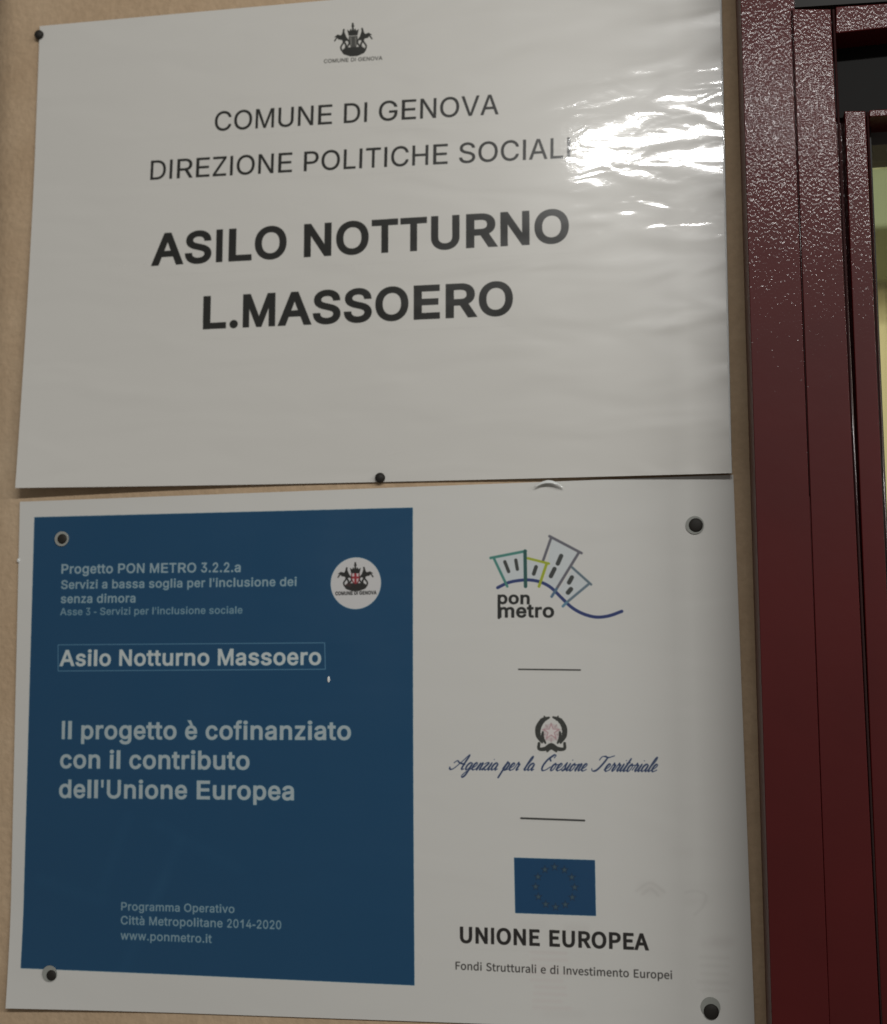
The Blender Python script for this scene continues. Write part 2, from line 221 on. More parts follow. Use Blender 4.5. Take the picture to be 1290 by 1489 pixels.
'6': '637|318,-10 276,-6 236,4 200,21 168,43 141,71 119,105 102,142 93,183 89,228 92,263 99,299 112,336 131,378 158,425 193,479 355,716 453,716 212,367 205,367 212,381 221,393 232,405 245,415 259,424 275,432 292,437 311,441 330,442 372,439 410,430 444,415 474,394 500,368 520,337 535,302 544,264 547,221 544,178 534,138 517,102 495,70 468,43 436,20 400,4 361,-6|318,68 345,70 370,77 392,88 412,103 428,121 442,143 452,167 459,193 461,221 459,250 452,276 442,300 428,321 412,339 392,354 370,365 345,371 318,373 292,371 267,365 245,354 225,340 208,322 194,301 184,277 178,251 176,223 178,194 184,167 194,143 208,121 225,103 245,88 267,77 292,70',
'.': '264|134,-6 117,-4 102,2 89,12 78,26 72,41 70,58 72,75 78,90 89,103 102,114 117,120 134,122 151,120 166,114 180,103 190,90 196,75 198,58 196,41 190,26 180,12 166,2 151,-4',
'-': '637|474,344 474,264 160,264 160,344',
"'": '290|110,447 99,716 191,716 181,447',
'è': '568|298,-12 249,-8 204,4 165,23 130,49 101,81 78,119 61,163 51,211 48,263 51,315 61,364 78,408 100,446 128,479 162,506 200,525 242,537 289,541 318,539 346,534 374,526 401,515 426,499 449,480 470,456 488,429 502,397 513,360 520,319 522,273 522,238 105,238 105,311 476,311 436,284 434,318 428,349 419,378 406,403 389,424 369,441 346,454 319,462 289,465 258,462 230,454 206,441 185,424 167,403 153,379 143,353 137,326 135,297 135,250 137,212 144,179 155,149 171,124 190,103 213,86 238,74 267,67 299,65 320,66 339,69 357,74 373,82 388,91 402,102 413,116 423,131 430,148 514,128 504,101 489,77 471,55 450,36 425,20 398,6 367,-4 334,-10|253,603 160,745 256,745 323,603',
'à': '548|225,-12 192,-10 162,-4 133,7 107,22 85,40 67,63 54,89 45,119 43,152 45,181 51,205 61,226 74,244 90,259 109,272 130,282 152,290 176,296 251,309 329,319 347,322 362,326 373,330 381,337 386,347 388,358 388,361 386,382 382,401 375,417 365,432 353,443 337,453 319,460 299,464 275,465 251,464 229,460 210,453 193,445 178,435 165,423 155,411 147,398 141,385 58,410 72,440 89,466 110,487 134,504 160,518 187,528 216,535 244,539 273,541 293,540 314,538 336,534 359,528 381,519 402,507 422,492 439,473 453,451 465,423 471,391 474,354 474,0 389,0 389,73 383,73 376,60 366,48 355,35 340,22 323,11 303,1 280,-6 254,-11|240,64 270,66 297,72 321,83 341,96 357,113 371,131 380,151 386,172 388,194 388,267 383,263 375,259 365,256 325,247 282,241 247,236 227,233 208,229 189,223 172,216 158,207 146,196 136,183 131,167 129,147 131,130 136,115 143,102 154,90 167,81 183,73 200,68 219,65|232,603 140,745 236,745 303,603',
}
GL_S = {
'A': '426|3,0 68,0 118,157 305,157 354,0 423,0 249,513 176,513|134,208 159,287 210,461 213,461 265,287 289,208',
'E': '413|71,0 374,0 374,55 135,55 135,242 330,242 330,298 135,298 135,459 366,459 366,513 71,513',
'F': '387|71,0 135,0 135,230 331,230 331,285 135,285 135,459 366,459 366,513 71,513',
'I': '205|71,0 135,0 135,513 71,513',
'N': '506|71,0 132,0 132,270 130,324 127,377 124,430 127,430 182,324 369,0 436,0 436,513 374,513 374,246 375,192 379,137 383,84 380,84 324,190 137,513 71,513',
'O': '520|260,-9 313,-3 360,15 400,44 433,84 458,133 474,192 479,258 474,325 458,383 433,431 400,470 360,499 313,516 260,522 207,516 160,499 119,470 86,431 62,383 46,325 41,258 46,192 62,133 86,84 119,44 160,15 207,-3|260,48 222,53 189,67 161,90 138,122 121,161 111,206 107,258 111,310 121,356 138,394 161,424 189,447 222,461 260,466 297,461 330,447 359,424 381,394 398,356 409,310 412,258 409,206 398,161 381,122 359,90 330,67 297,53',
'P': '443|71,0 135,0 135,204 220,204 266,208 307,217 342,233 370,255 391,284 404,320 409,363 404,406 391,442 370,469 341,489 305,503 264,511 217,513 71,513|135,257 135,461 209,461 258,458 296,448 323,430 339,402 345,363 339,324 324,294 297,273 260,261 211,257',
'R': '445|135,270 135,461 221,461 265,458 300,448 325,431 341,405 346,370 341,334 325,305 300,285 265,274 221,270|352,0 425,0 295,225 333,239 365,260 390,289 405,325 410,370 406,411 393,445 373,471 345,490 312,503 274,511 231,513 71,513 71,0 135,0 135,218 228,218',
'S': '417|213,-9 272,-2 321,19 357,50 379,90 387,137 382,178 367,210 344,236 315,257 282,274 209,305 184,316 161,328 142,344 128,365 123,391 128,417 140,437 160,453 187,462 219,466 264,460 302,443 336,418 370,459 346,480 319,498 288,511 255,519 219,522 167,516 122,497 88,469 65,431 57,387 64,346 80,314 104,288 133,269 162,255 235,223 263,210 287,196 305,180 317,159 321,131 317,103 303,80 281,63 251,52 214,48 182,51 151,59 122,72 96,90 72,111 34,67 62,41 95,20 131,4 171,-6',
'U': '505|253,-9 296,-6 335,6 369,26 397,56 419,96 432,147 437,211 437,513 375,513 375,210 371,162 362,124 348,94 329,73 307,58 281,50 253,48 225,50 200,58 177,73 159,94 145,124 136,162 133,210 133,513 69,513 69,211 73,147 87,96 108,56 136,26 170,6 210,-6',
'a': '394|152,-9 180,-6 206,1 231,13 255,28 278,46 280,46 286,0 338,0 338,234 336,272 328,306 316,335 298,358 273,376 243,386 207,390 171,387 137,379 107,368 80,354 57,340 82,296 115,316 154,331 196,337 228,332 251,317 265,296 272,270 275,241 211,232 158,219 115,203 82,184 59,160 46,132 41,99 47,61 62,31 85,9 116,-4|170,43 149,45 130,51 116,63 106,80 103,103 108,130 126,153 159,172 207,187 275,198 275,92 239,65 205,48',
'd': '434|194,-9 221,-6 246,1 269,13 291,28 310,45 312,45 317,0 370,0 370,557 305,557 305,411 309,346 276,370 242,385 202,390 165,385 131,372 100,350 75,320 55,283 42,240 37,190 41,139 52,95 69,58 92,29 121,8 155,-5|208,45 172,51 142,70 121,100 107,140 103,190 109,239 124,279 148,310 178,329 213,336 244,332 274,319 305,296 305,97 274,68 242,50',
'e': '388|218,-9 266,-4 308,10 343,29 321,72 292,56 260,46 225,42 185,48 151,65 125,93 107,130 99,175 356,175 359,211 355,256 345,294 329,327 307,354 279,374 246,386 207,390 170,385 135,372 103,350 76,321 55,284 41,240 36,190 41,139 55,96 76,59 104,30 138,8 176,-5|99,221 108,262 125,295 148,319 177,334 208,339 241,334 267,319 286,296 298,262 303,221',
'i': '193|64,0 129,0 129,380 64,380|97,459 111,461 123,466 132,475 137,487 139,501 134,523 119,537 97,543 75,537 60,523 55,501 57,487 62,475 71,466 83,461',
'l': '199|132,-9 147,-8 159,-6 169,-4 160,46 146,44 137,47 131,56 129,71 129,557 64,557 64,76 67,46 74,23 87,5 106,-5',
'm': '649|64,0 129,0 129,276 162,308 194,328 224,334 250,330 270,319 284,299 292,270 295,232 295,0 359,0 359,276 393,308 424,328 454,334 480,330 500,319 514,299 522,270 525,232 525,0 589,0 589,241 584,294 571,335 548,365 516,384 474,390 447,387 421,377 396,361 372,341 348,317 337,342 321,362 301,377 275,387 243,390 216,387 191,378 168,364 145,346 125,325 123,325 117,380 64,380',
'n': '427|64,0 129,0 129,276 150,297 170,313 190,325 210,332 232,334 259,330 280,319 294,299 302,270 305,232 305,0 368,0 368,241 364,294 350,335 328,365 295,384 252,390 222,387 195,378 170,364 147,346 125,325 123,325 117,380 64,380',
'o': '424|212,-9 251,-5 288,8 320,29 348,59 369,95 383,139 388,190 383,241 369,285 348,322 320,351 288,373 251,386 212,390 173,386 137,373 104,351 76,322 55,285 41,241 36,190 41,139 55,95 76,59 104,29 137,8 173,-5|212,44 175,51 145,70 122,101 107,141 102,190 107,239 122,279 145,310 175,329 212,336 249,329 280,310 303,279 318,239 323,190 318,141 303,101 280,70 249,51',
'p': '434|64,-160 129,-160 129,-32 127,35 162,11 197,-4 232,-9 268,-5 303,9 333,31 359,61 379,98 392,144 397,196 394,244 384,286 368,322 346,351 319,372 285,385 246,390 202,382 162,363 125,336 123,336 117,380 64,380|221,45 194,48 162,61 129,84 129,284 164,313 198,330 230,336 268,330 297,311 316,282 327,243 331,195 325,144 310,102 287,71 257,51',
'r': '272|64,0 129,0 129,244 145,278 164,303 184,320 205,330 224,333 238,332 250,330 261,326 273,382 261,387 248,389 232,390 208,386 184,376 162,360 142,338 125,311 123,311 117,380 64,380',
's': '328|164,-9 213,-3 251,13 279,37 296,68 302,104 295,141 277,169 251,190 220,206 186,219 161,229 139,239 121,251 109,266 104,285 107,302 115,317 129,330 149,337 175,340 207,336 235,324 261,307 292,347 259,368 219,384 174,390 129,385 92,369 66,346 49,317 43,282 50,248 67,221 92,201 122,185 154,172 179,163 203,151 222,138 236,121 241,100 238,81 229,65 214,52 193,44 166,41 124,46 87,62 53,86 22,43 46,26 72,12 101,1 132,-7',
't': '264|183,-9 208,-7 232,-2 254,5 242,53 228,48 213,44 198,43 175,46 158,55 147,70 141,90 139,116 139,328 243,328 243,380 139,380 139,487 86,487 79,380 19,377 19,328 76,328 76,118 79,75 90,40 111,14 141,-3',
'u': '425|176,-9 205,-6 232,3 256,18 279,37 301,60 303,60 308,0 361,0 361,380 298,380 298,111 277,87 257,69 237,56 217,49 195,46 168,50 148,61 134,81 126,109 123,147 123,380 59,380 59,139 63,87 77,45 100,15 133,-3',
'v': '365|146,0 221,0 356,380 293,380 221,164 186,52 182,52 147,164 76,380 9,380',
}
# ------------------------------------------------------------------ lettering engine (glyph outlines -> print on the sheets)
def dec(s):
    a = s.split('|')
    out = []
    for c in a[1:]:
        if c: out.append(np.array([list(map(float, p.split(','))) for p in c.split()]))
    return float(a[0]), out
def rect(x0, y0, x1, y1):
    return np.array([[x0, y0], [x0, y1], [x1, y1], [x1, y0]], float)
FONT = {'i': {k: dec(v) for k, v in GL_I.items()}, 's': {k: dec(v) for k, v in GL_S.items()}}
FONT['i']['I'] = (278., [rect(93, 0, 187, 716)])
FONT['i']['l'] = (222., [rect(66, 0, 156, 716)])
FONT['i']['-'] = (333., [rect(38, 218, 295, 306)])
FONT['i']['1'] = (556., [np.array([[372,0],[284,0],[284,560],[220,515],[109,462],[109,547],[240,625],[315,719],[372,719]], float)])
for k, (dx) in (('è', 0), ('à', 0)):
    pass
AR = dict(A=667,B=667,C=722,D=722,E=667,G=778,H=722,I=278,L=556,M=833,N=722,O=778,P=667,R=722,S=667,T=611,U=722,V=667,Z=611,
          a=556,b=556,c=500,d=556,e=556,f=278,g=556,h=556,i=222,l=222,m=833,n=556,o=556,p=556,r=333,s=500,t=278,u=556,v=500,w=722,z=500)
AB = dict(AR, A=722,B=722,L=611,S=667,c=556,b=611,d=611,f=333,g=611,h=611,i=278,l=278,m=889,n=611,o=611,p=611,r=389,s=556,t=333,u=611,v=556,w=778)
for t in (AR, AB):
    for ch in '012346': t[ch] = 556
    t['.'] = 278; t['-'] = 333; t[' '] = 278; t["'"] = 238 if t is AB else 191; t['è'] = 556; t['à'] = 556
def offset(c, w):
    p = np.roll(c, 1, 0); n = np.roll(c, -1, 0)
    d1 = c-p; d2 = n-c
    d1 = d1/(np.linalg.norm(d1, axis=1)[:, None]+1e-9); d2 = d2/(np.linalg.norm(d2, axis=1)[:, None]+1e-9)
    n1 = np.c_[d1[:, 1], -d1[:, 0]]; n2 = np.c_[d2[:, 1], -d2[:, 0]]
    m = n1+n2; k = (m*n1).sum(1)
    return c + m/np.maximum(k, .35)[:, None]*w
def glyph(font, ch, table, w, cap):
    a, cs = FONT[font][ch]
    sgn = -1 if font == 'i' else 1
    cs = [offset(c, sgn*w) for c in cs]
    s = cap/(cap+2*w)
    adv = table.get(ch, a) if table else a
    k = adv/a if table else 1.0
    return adv, [np.c_[(c[:, 0]-a/2)*k*(a/(a+1.0*w))+adv/2, (c[:, 1]+w)*s] for c in cs]
def winding(cs, X, Y):
    wn = np.zeros(X.shape, np.int16)
    for c in cs:
        q = np.roll(c, -1, 0)
        for (x0, y0), (x1, y1) in zip(c, q):
            if y0 == y1: continue
            cr = (Y >= min(y0, y1)) & (Y < max(y0, y1))
            if not cr.any(): continue
            t = (x0+(Y-y0)*(x1-x0)/(y1-y0)) > X
            wn += np.where(cr & t, 1 if y1 > y0 else -1, 0).astype(np.int16)
    return wn != 0
class Print:
    """the printed face of a sheet; coordinates in metres from its lower-left corner"""
    def __init__(s, fr, res, base):
        s.fr = fr; s.res = res
        s.w, s.h = int(fr.W*res), int(fr.H*res)
        s.a = np.empty((s.h, s.w, 3), np.float32); s.a[:] = np.array(base)/255.
    def box(s, P, pad=0):
        P = np.asarray(P)*s.res
        x0, y0 = np.floor(P.min(0)-pad-1).astype(int); x1, y1 = np.ceil(P.max(0)+pad+2).astype(int)
        return max(0, x0), max(0, y0), min(s.w, x1), min(s.h, y1)
    def blend(s, b, al, col, k=1.0):
        x0, y0, x1, y1 = b
        r = s.a[y0:y1, x0:x1]; al = (al*k)[..., None]
        r[:] = r*(1-al)+np.array(col)/255.*al
    def poly(s, cs, col, k=1.0, ss=3):
        cs = [np.asarray(c, float)*s.res for c in cs]
        b = s.box(np.vstack(cs)/s.res); x0, y0, x1, y1 = b
        if x1 <= x0 or y1 <= y0: return
        acc = 0
        for i in range(ss):
            for j in range(ss):
                X, Y = np.meshgrid(np.arange(x0, x1)+(i+.5)/ss, np.arange(y0, y1)+(j+.5)/ss)
                acc = acc+winding(cs, X, Y)/float(ss*ss)
        s.blend(b, acc.astype(np.float32), col, k)
    def stroke(s, pts, w, col, k=1.0, soft=1.0):
        """w: width in metres, scalar or per point"""
        P = np.asarray(pts, float)*s.res; W = np.broadcast_to(np.asarray(w, float)*s.res/2, (len(P),))
        b = s.box(P/s.res, pad=W.max()+soft*2); x0, y0, x1, y1 = b
        if x1 <= x0 or y1 <= y0: return
        X, Y = np.meshgrid(np.arange(x0, x1)+.5, np.arange(y0, y1)+.5)
        best = np.full(X.shape, -1e9)
        for (p, q, wa, wb) in zip(P[:-1], P[1:], W[:-1], W[1:]):
            d = q-p; L = (d*d).sum()+1e-9
            t = np.clip(((X-p[0])*d[0]+(Y-p[1])*d[1])/L, 0, 1)
            best = np.maximum(best, (wa+(wb-wa)*t)-np.hypot(X-p[0]-t*d[0], Y-p[1]-t*d[1]))
        s.blend(b, np.clip(.5+best/soft, 0, 1).astype(np.float32), col, k)
    def disc(s, c, r, col, k=1.0, soft=1.0):
        s.stroke([c, (c[0]+1e-6, c[1])], 2*r, col, k, soft)
    def text(s, txt, x0, y0, x1, y1, col, font='i', w=0., table=None, cap=716., ky=1.0, k=1.0, serif=0):
        """ink runs from photo x0 to x1 with its baseline from (x0,y0) to (x1,y1)"""
        A = s.fr.loc(x0, y0); B = s.fr.loc(x1, y1)
        pen = 0.; G = []
        for ch in txt:
            if ch == ' ': pen += (table or {}).get(' ', 226. if font == 's' else 278.); continue
            adv, cs = glyph(font, ch, table, w, cap)
            G.append([c+[pen, 0] for c in cs]); pen += adv
        allp = np.vstack([c for g in G for c in g]); lo, hi = allp[:, 0].min(), allp[:, 0].max()
        d = B-A; L = np.linalg.norm(d); u = d/L; v = np.array([-u[1], u[0]]); sc = L/(hi-lo)
        for g in G:
            g = [A+(c[:, :1]-lo)*sc*u+c[:, 1:]*sc*ky*v for c in g]
            s.poly(g, col, k)
        return A, B, sc*cap*ky
    def blur(s, n=1):
        a = s.a
        for _ in range(n):
            a = (np.roll(a, 1, 0)+2*a+np.roll(a, -1, 0))/4; a = (np.roll(a, 1, 1)+2*a+np.roll(a, -1, 1))/4
        s.a = a
    def image(s, name):
        im = bpy.data.images.new(name, s.w, s.h, alpha=False)
        px = np.ones((s.h, s.w, 4), np.float32); px[..., :3] = np.clip(s.a, 0, 1)
        im.pixels.foreach_set(px.ravel()); im.update(); im.pack()
        return im
def smooth(pts, n=5):
    P = np.asarray(pts, float); Q = np.vstack([2*P[0]-P[1], P, 2*P[-1]-P[-2]]); out = []
    for i in range(1, len(Q)-2):
        for t in np.linspace(0, 1, n, endpoint=False):
            a, b, c, d = Q[i-1], Q[i], Q[i+1], Q[i+2]
            out.append(.5*((2*b)+(-a+c)*t+(2*a-5*b+4*c-d)*t*t+(-a+3*b-3*c+d)*t**3))
    out.append(P[-1]); return np.array(out)
# ------------------------------------------------------------------ the two sheets
class Frame:
    """a rectangular sheet on the wall: lower-left corner O, axes U and V, size W x H, stand-off from the wall"""
    def __init__(s, bl, br, tl, off, base):
        o = at(*bl, off(0, 0)); b = at(*br, off(1, 0)); t = at(*tl, off(0, 1))
        s.O = np.array(o); d = np.array(b)-s.O; s.W = float(np.linalg.norm(d)); s.U = d/s.W
        s.V = np.array([-s.U[1], s.U[0]]); s.H = float((np.array(t)-s.O) @ s.V); s.off = off
        s.skew = float((np.array(t)-s.O) @ s.U)
    def loc(s, px, py):
        u, v = .5, .5
        for _ in range(4):
            p = np.array(at(px, py, s.off(u, v)))-s.O
            u, v = float(p @ s.U)/s.W, float(p @ s.V)/s.H
        return np.array([u*s.W, v*s.H])
    def world(s, a, b, lift=0.0):
        p = s.O+s.U*a+s.V*b
        return Vector((p[0], -(s.off(a/s.W, b/s.H)+lift), p[1]))
def off_up(u, v):
    m = max
    r = .0016
    r += .0085*m(0, 1-u/.46)**1.6*m(0, 1-v/.7)**1.5        # lower-left corner lifts off the wall
    r += .0050*m(0, (u-.58)/.42)**1.5*m(0, 1-v/.5)**1.4     # lower-right corner lifts a little
    r += .0022*math.sin(math.pi*min(1, m(0, u)))*math.sin(math.pi*min(1, m(0, v)))
    return r
def off_lo(u, v):
    m = max
    r = .0014+.0016*math.sin(math.pi*min(1, m(0, u)))*math.sin(math.pi*min(1, m(0, v)))
    r += .0035*m(0, 1-u/.25)**1.5*m(0, 1-v/.2)**1.5
    return r
UP = Frame((22, 709.5), (1062, 688), (50, 38.5), off_up, 0)
LO = Frame((8, 1466.5), (1098, 1503), (32.5, 729.5), off_lo, 0)
print('sheets', UP.W, UP.H, UP.skew, LO.W, LO.H, LO.skew, 'TR', UP.O+UP.U*UP.W+UP.V*UP.H, at(1066, 700, .0014), LO.O+LO.U*LO.W+LO.V*LO.H)

INK = (30, 31, 28)
up = Print(UP, 5000, (214, 212, 206))
T = []     # (kind, A, B, height, below)
def crest(p, f, ink, red=False, k=1.0):
    """municipal arms: crowned shield between two griffins on a scroll; f maps unit coords to the sheet"""
    g = lambda pts: [f(x, y) for x, y in pts]
    sw = np.linalg.norm(np.array(f(1, 0))-np.array(f(0, 0)))
    S = lambda pts, w: p.stroke(smooth(g(pts), 4), w*sw, ink, k)
    p.poly([g([(-.36,.16),(-.3,.06),(-.1,-.02),(.1,-.02),(.3,.06),(.37,.16),(.3,.24),(.16,.27),(-.16,.27),(-.3,.23)])], ink, k)
    S([(-.36,.2),(-.37,.3),(-.3,.42),(-.27,.52)], .045); S([(.36,.2),(.37,.3),(.3,.42),(.27,.52)], .045)
    S([(-.25,.22),(-.22,.34),(-.3,.5)], .05); S([(.25,.22),(.22,.34),(.3,.5)], .05)
    S([(-.2,.26),(-.12,.42),(-.2,.56)], .045); S([(.2,.26),(.12,.42),(.2,.56)], .045)
    for q in (-1, 1):                                   # griffin bodies, heads and wings
        p.poly([g([(q*.14,.5),(q*.2,.6),(q*.24,.72),(q*.27,.82),(q*.31,.74),(q*.36,.66),(q*.46,.70),(q*.56,.62),(q*.48,.62),(q*.44,.54),(q*.34,.52),(q*.26,.46)])], ink, k)
        S([(q*.3,.6),(q*.42,.66),(q*.5,.58),(q*.55,.5)], .035)
        S([(q*.29,.74),(q*.27,.84)], .05)
    sh = g([(-.13,.62),(.13,.62),(.13,.4),(.08,.28),(0,.22),(-.08,.28),(-.13,.4)])
    p.poly([sh], ink, .8*k)
    if red:
        p.poly([g([(-.115,.66),(.115,.66),(.115,.42),(.07,.30),(0,.25),(-.07,.30),(-.115,.42)])], (206, 196, 196), 1)
        p.stroke(g([(0,.64),(0,.28)]), .07*sw, (150, 44, 52)); p.stroke(g([(-.1,.48),(.1,.48)]), .06*sw, (150, 44, 52))
        p.stroke(smooth(g([(-.115,.62),(-.115,.42),(-.06,.29),(0,.25),(.06,.29),(.115,.42),(.115,.62)]), 3), .03*sw, (120, 40, 44))
        p.poly([g([(-.36,.2),(-.2,.3),(-.13,.25),(-.15,.12)])], (84, 52, 52), .5)
    else:
        p.stroke(g([(-.07,.58),(-.07,.34)]), .03*sw, (170, 168, 160), .6); p.stroke(g([(.07,.58),(.07,.34)]), .03*sw, (170, 168, 160), .6)
    p.poly([g([(-.13,.64),(.13,.64),(.17,.84),(.1,.78),(.07,.86),(.03,.8),(0,.92),(-.03,.8),(-.07,.86),(-.1,.78),(-.17,.84)])], ink, k)
    S([(0,.78),(0,.98),(.0,1.02)], .05); S([(-.03,.94),(.03,.94)], .03)
o_ = UP.loc(514.5, 81); x_ = UP.loc(540.7, 79.5); y_ = UP.loc(513, 34.5)
crest(up, lambda x, y: o_+(x_-o_)*x/.53+(y_-o_)*y/1.02, (40, 41, 37))
PARTS_UP = []
def line(p, L, name, *a, **k):
    A, B, h = p.text(*a, **k)
    L.append((name, A, B, h))
PARTS_UP.append(('emblem', UP.loc(486, 84), UP.loc(543, 80), UP.H*0+.0190))
line(up, PARTS_UP, 'text_line', 'COMUNE DI GENOVA', 471, 92, 556, 87.2, (52, 52, 48), w=14., table=AR, ky=.95, k=.85)
line(up, PARTS_UP, 'text_line', 'COMUNE DI GENOVA', 312, 190.8, 725, 166.3, INK, w=3., table=AR)
line(up, PARTS_UP, 'text_line', 'DIREZIONE POLITICHE SOCIALI', 218.5, 261.8, 829, 229.5, INK, w=3., table=AR)
line(up, PARTS_UP, 'text_line', 'ASILO NOTTURNO', 219.5, 387, 827.5, 353, INK, w=33., table=AB)
line(up, PARTS_UP, 'text_line', 'L.MASSOERO', 295, 479, 746, 458.5, INK, w=33., table=AB)
up.blur(1)

# --- lower sheet
lo = Print(LO, 5000, (212, 211, 206))
L = LO.loc
PARTS_LO = []
BLUE = (12, 70, 106)
Q = lambda *pts: [L(*p) for p in pts]
blue_quad = Q((50, 752.5), (600, 738.5), (602.5, 1433), (30, 1408))
lo.poly([blue_quad], BLUE)
PALE = (178, 190, 192)
def lt(txt, x0, y0, x1, y1, col=PALE, **k): line(lo, PARTS_LO, 'text_line', txt, x0, y0, x1, y1, col, **k)
bold = dict(w=31., table=AB)
lt('Progetto PON METRO 3.2.2.a', 89, 834.8, 350, 832.4, k=.82, **bold)
lt("Servizi a bassa soglia per l'inclusione dei", 88.5, 857, 431.5, 852.6, k=.78, **bold)
lt('senza dimora', 88, 877.6, 197, 876.6, k=.78, **bold)
lt("Asse 3 - Servizi per l'inclusione sociale", 87, 895.2, 352.5, 892.6, k=.66, w=24., table=AB)
lt('Asilo Notturno Massoero', 86, 969.2, 467, 967.4, (206, 211, 208), k=.95, **bold)
lt('Il progetto è cofinanziato', 89.5, 1075.2, 510.5, 1076.6, k=.95, **bold)
lt('con il contributo', 87, 1117.6, 363, 1119.8, k=.95, **bold)
lt("dell'Unione Europea", 85.5, 1160.6, 427.5, 1164.2, k=.95, **bold)
lt('Programma Operativo', 176, 1324, 341, 1328, k=.72, w=24., table=AB)
lt('Città Metropolitane 2014-2020', 175.5, 1344.4, 409, 1351.6, k=.72, w=24., table=AB)
lt('www.ponmetro.it', 175, 1366.4, 308, 1371.6, k=.72, w=24., table=AB)
fr = Q((84.5, 938), (472, 935), (473, 973.4), (84.5, 976), (84.5, 938))
lo.stroke(fr, .00042, (140, 168, 190), .75)
# roundel
rc = L(517.2, 848.4); rr = np.linalg.norm(L(554, 848.4)-rc)
lo.disc(rc, rr, (205, 204, 203))
o_ = L(517, 859); x_ = L(541.5, 858.6); y_ = L(516.5, 819)
crest(lo, lambda x, y, o=o_, X=x_, Y=y_: o+(X-o)*x/.53+(Y-o)*y/1.02, (34, 34, 32), red=True)
lo.text('COMUNE DI GENOVA', 487.5, 866, 547.5, 864.6, (30, 30, 30), w=30., table=AB, ky=1.25)
# city logo (coordinates of the drawing, 5.375 units to the photo pixel)
z = lambda x, y: L(690+x/5.375, 760+y/5.375)
zw = np.linalg.norm(z(100, 0)-z(0, 0))/100
def ln(pts, w, col, k=1., sm=False):
    P = [z(*p) for p in pts]
    lo.stroke(smooth(P) if sm else P, np.asarray(w)*zw, col, k)
BL_, TEAL, LIME, GREY, WIN = (48, 62, 112), (74, 134, 124), (160, 172, 52), (104, 104, 112), (64, 68, 66)
for q in ([(150,285),(385,235),(385,450),(255,470)], [(415,290),(560,322),(510,460),(415,445)], [(600,125),(805,240),(640,520),(545,470),(570,330)], [(765,360),(885,480),(730,610),(655,530)]):
    lo.poly([[z(*p) for p in q]], (190, 204, 212), .45)
ln([(180,510),(260,472),(340,455),(430,450),(520,468),(600,512),(680,590),(760,665),(850,715),(950,740),(1050,730),(1150,695)], [18]+[20]*54+[18] if False else 23, BL_, 1, True)
ln([(598,120),(535,300)], 20, GREY); ln([(585,108),(835,240)], 20, GREY); ln([(812,240),(640,520)], 20, GREY); ln([(640,520),(602,580)], 20, (84, 112, 136))
ln([(762,352),(910,485)], 18, (100, 118, 128)); ln([(888,485),(720,625)], 19, (104, 122, 134)); ln([(720,625),(690,655)], 20, (96, 134, 156))
ln([(415,280),(580,322)], 18, LIME); ln([(562,325),(503,500)], 21, LIME)
ln([(150,280),(255,500)], 19, TEAL); ln([(125,278),(400,224)], 20, TEAL); ln([(394,224),(398,500)], 26, (46, 88, 84))
for a, b, w in (((236,308),(266,384),25), ((322,295),(334,366),25), ((480,348),(462,402),28), ((676,262),(650,322),32), ((624,364),(596,420),32), ((760,430),(738,470),32), ((752,522),(730,548),34)):
    ln([a, b], w, WIN)
lo.text('pon', 723.4, 760+638/5.375, 770, 760+640/5.375, (38, 40, 38), w=34., table=AB, ky=.92)
lo.text('metro', 724.6, 760+744/5.375, 805.5, 760+744/5.375, (38, 40, 38), w=30., table=AB, ky=.92)
ln([(190,640),(190,745)], 20, (38, 40, 38))
# rules
lo.stroke(Q((754, 973.6), (843.5, 974.6)), .0007, (52, 52, 50)); lo.stroke(Q((757.5, 1190), (849.5, 1193.4)), .0009, (52, 52, 50))
# state emblem: wreath, star on cogwheel, ribbon (3.794 units to the pixel)
e = lambda x, y: L(640+x/3.794, 1020+y/3.794)
ew = np.linalg.norm(e(100, 0)-e(0, 0))/100
def es(pts, w, col=(56, 58, 54), k=1.):
    P = smooth([e(*p) for p in pts]); lo.stroke(P, np.interp(np.linspace(0, 1, len(P)), np.linspace(0, 1, len(w)), w)*ew, col, k)
lo.disc(e(612, 172), 46*ew, (196, 178, 178), .55); lo.disc(e(612, 172), 26*ew, (204, 202, 198), .5)
for i in range(10):
    a = math.radians(36*i+18); lo.stroke([e(612+36*math.cos(a), 172+36*math.sin(a)), e(612+50*math.cos(a), 172+50*math.sin(a))], 9*ew, (176, 152, 154), .6)
star = [e(612+(44 if i % 2 == 0 else 18)*math.sin(math.pi*i/5), 168-(44 if i % 2 == 0 else 18)*math.cos(math.pi*i/5)) for i in range(10)]
lo.poly([star], (222, 214, 212), .8); lo.stroke(star+[star[0]], 4*ew, (178, 130, 136), .8)
es([(600,90),(566,105),(541,145),(541,190),(562,226)], [10, 26, 30, 26, 12]); es([(623,88),(660,105),(684,145),(684,190),(664,228)], [10, 24, 28, 26, 12])
es([(566,170),(564,200),(580,230)], [10, 18, 10]); es([(660,170),(662,200),(648,230)], [10, 18, 10])
for i in range(7):
    a = math.radians(118+18*i); lo.stroke([e(612+62*math.cos(a), 165-70*math.sin(a)), e(612+80*math.cos(a), 160-86*math.sin(a))], 8*ew, (62, 64, 60))
    a = math.radians(62-18*i); lo.stroke([e(612+62*math.cos(a), 165-70*math.sin(a)), e(612+80*math.cos(a), 160-86*math.sin(a))], 8*ew, (62, 64, 60))
es([(545,232),(545,262),(580,262),(612,244),(646,262),(684,262),(686,232)], [14, 16, 22, 26, 22, 16, 14])
es([(590,276),(612,258),(640,276)], [10, 16, 10])
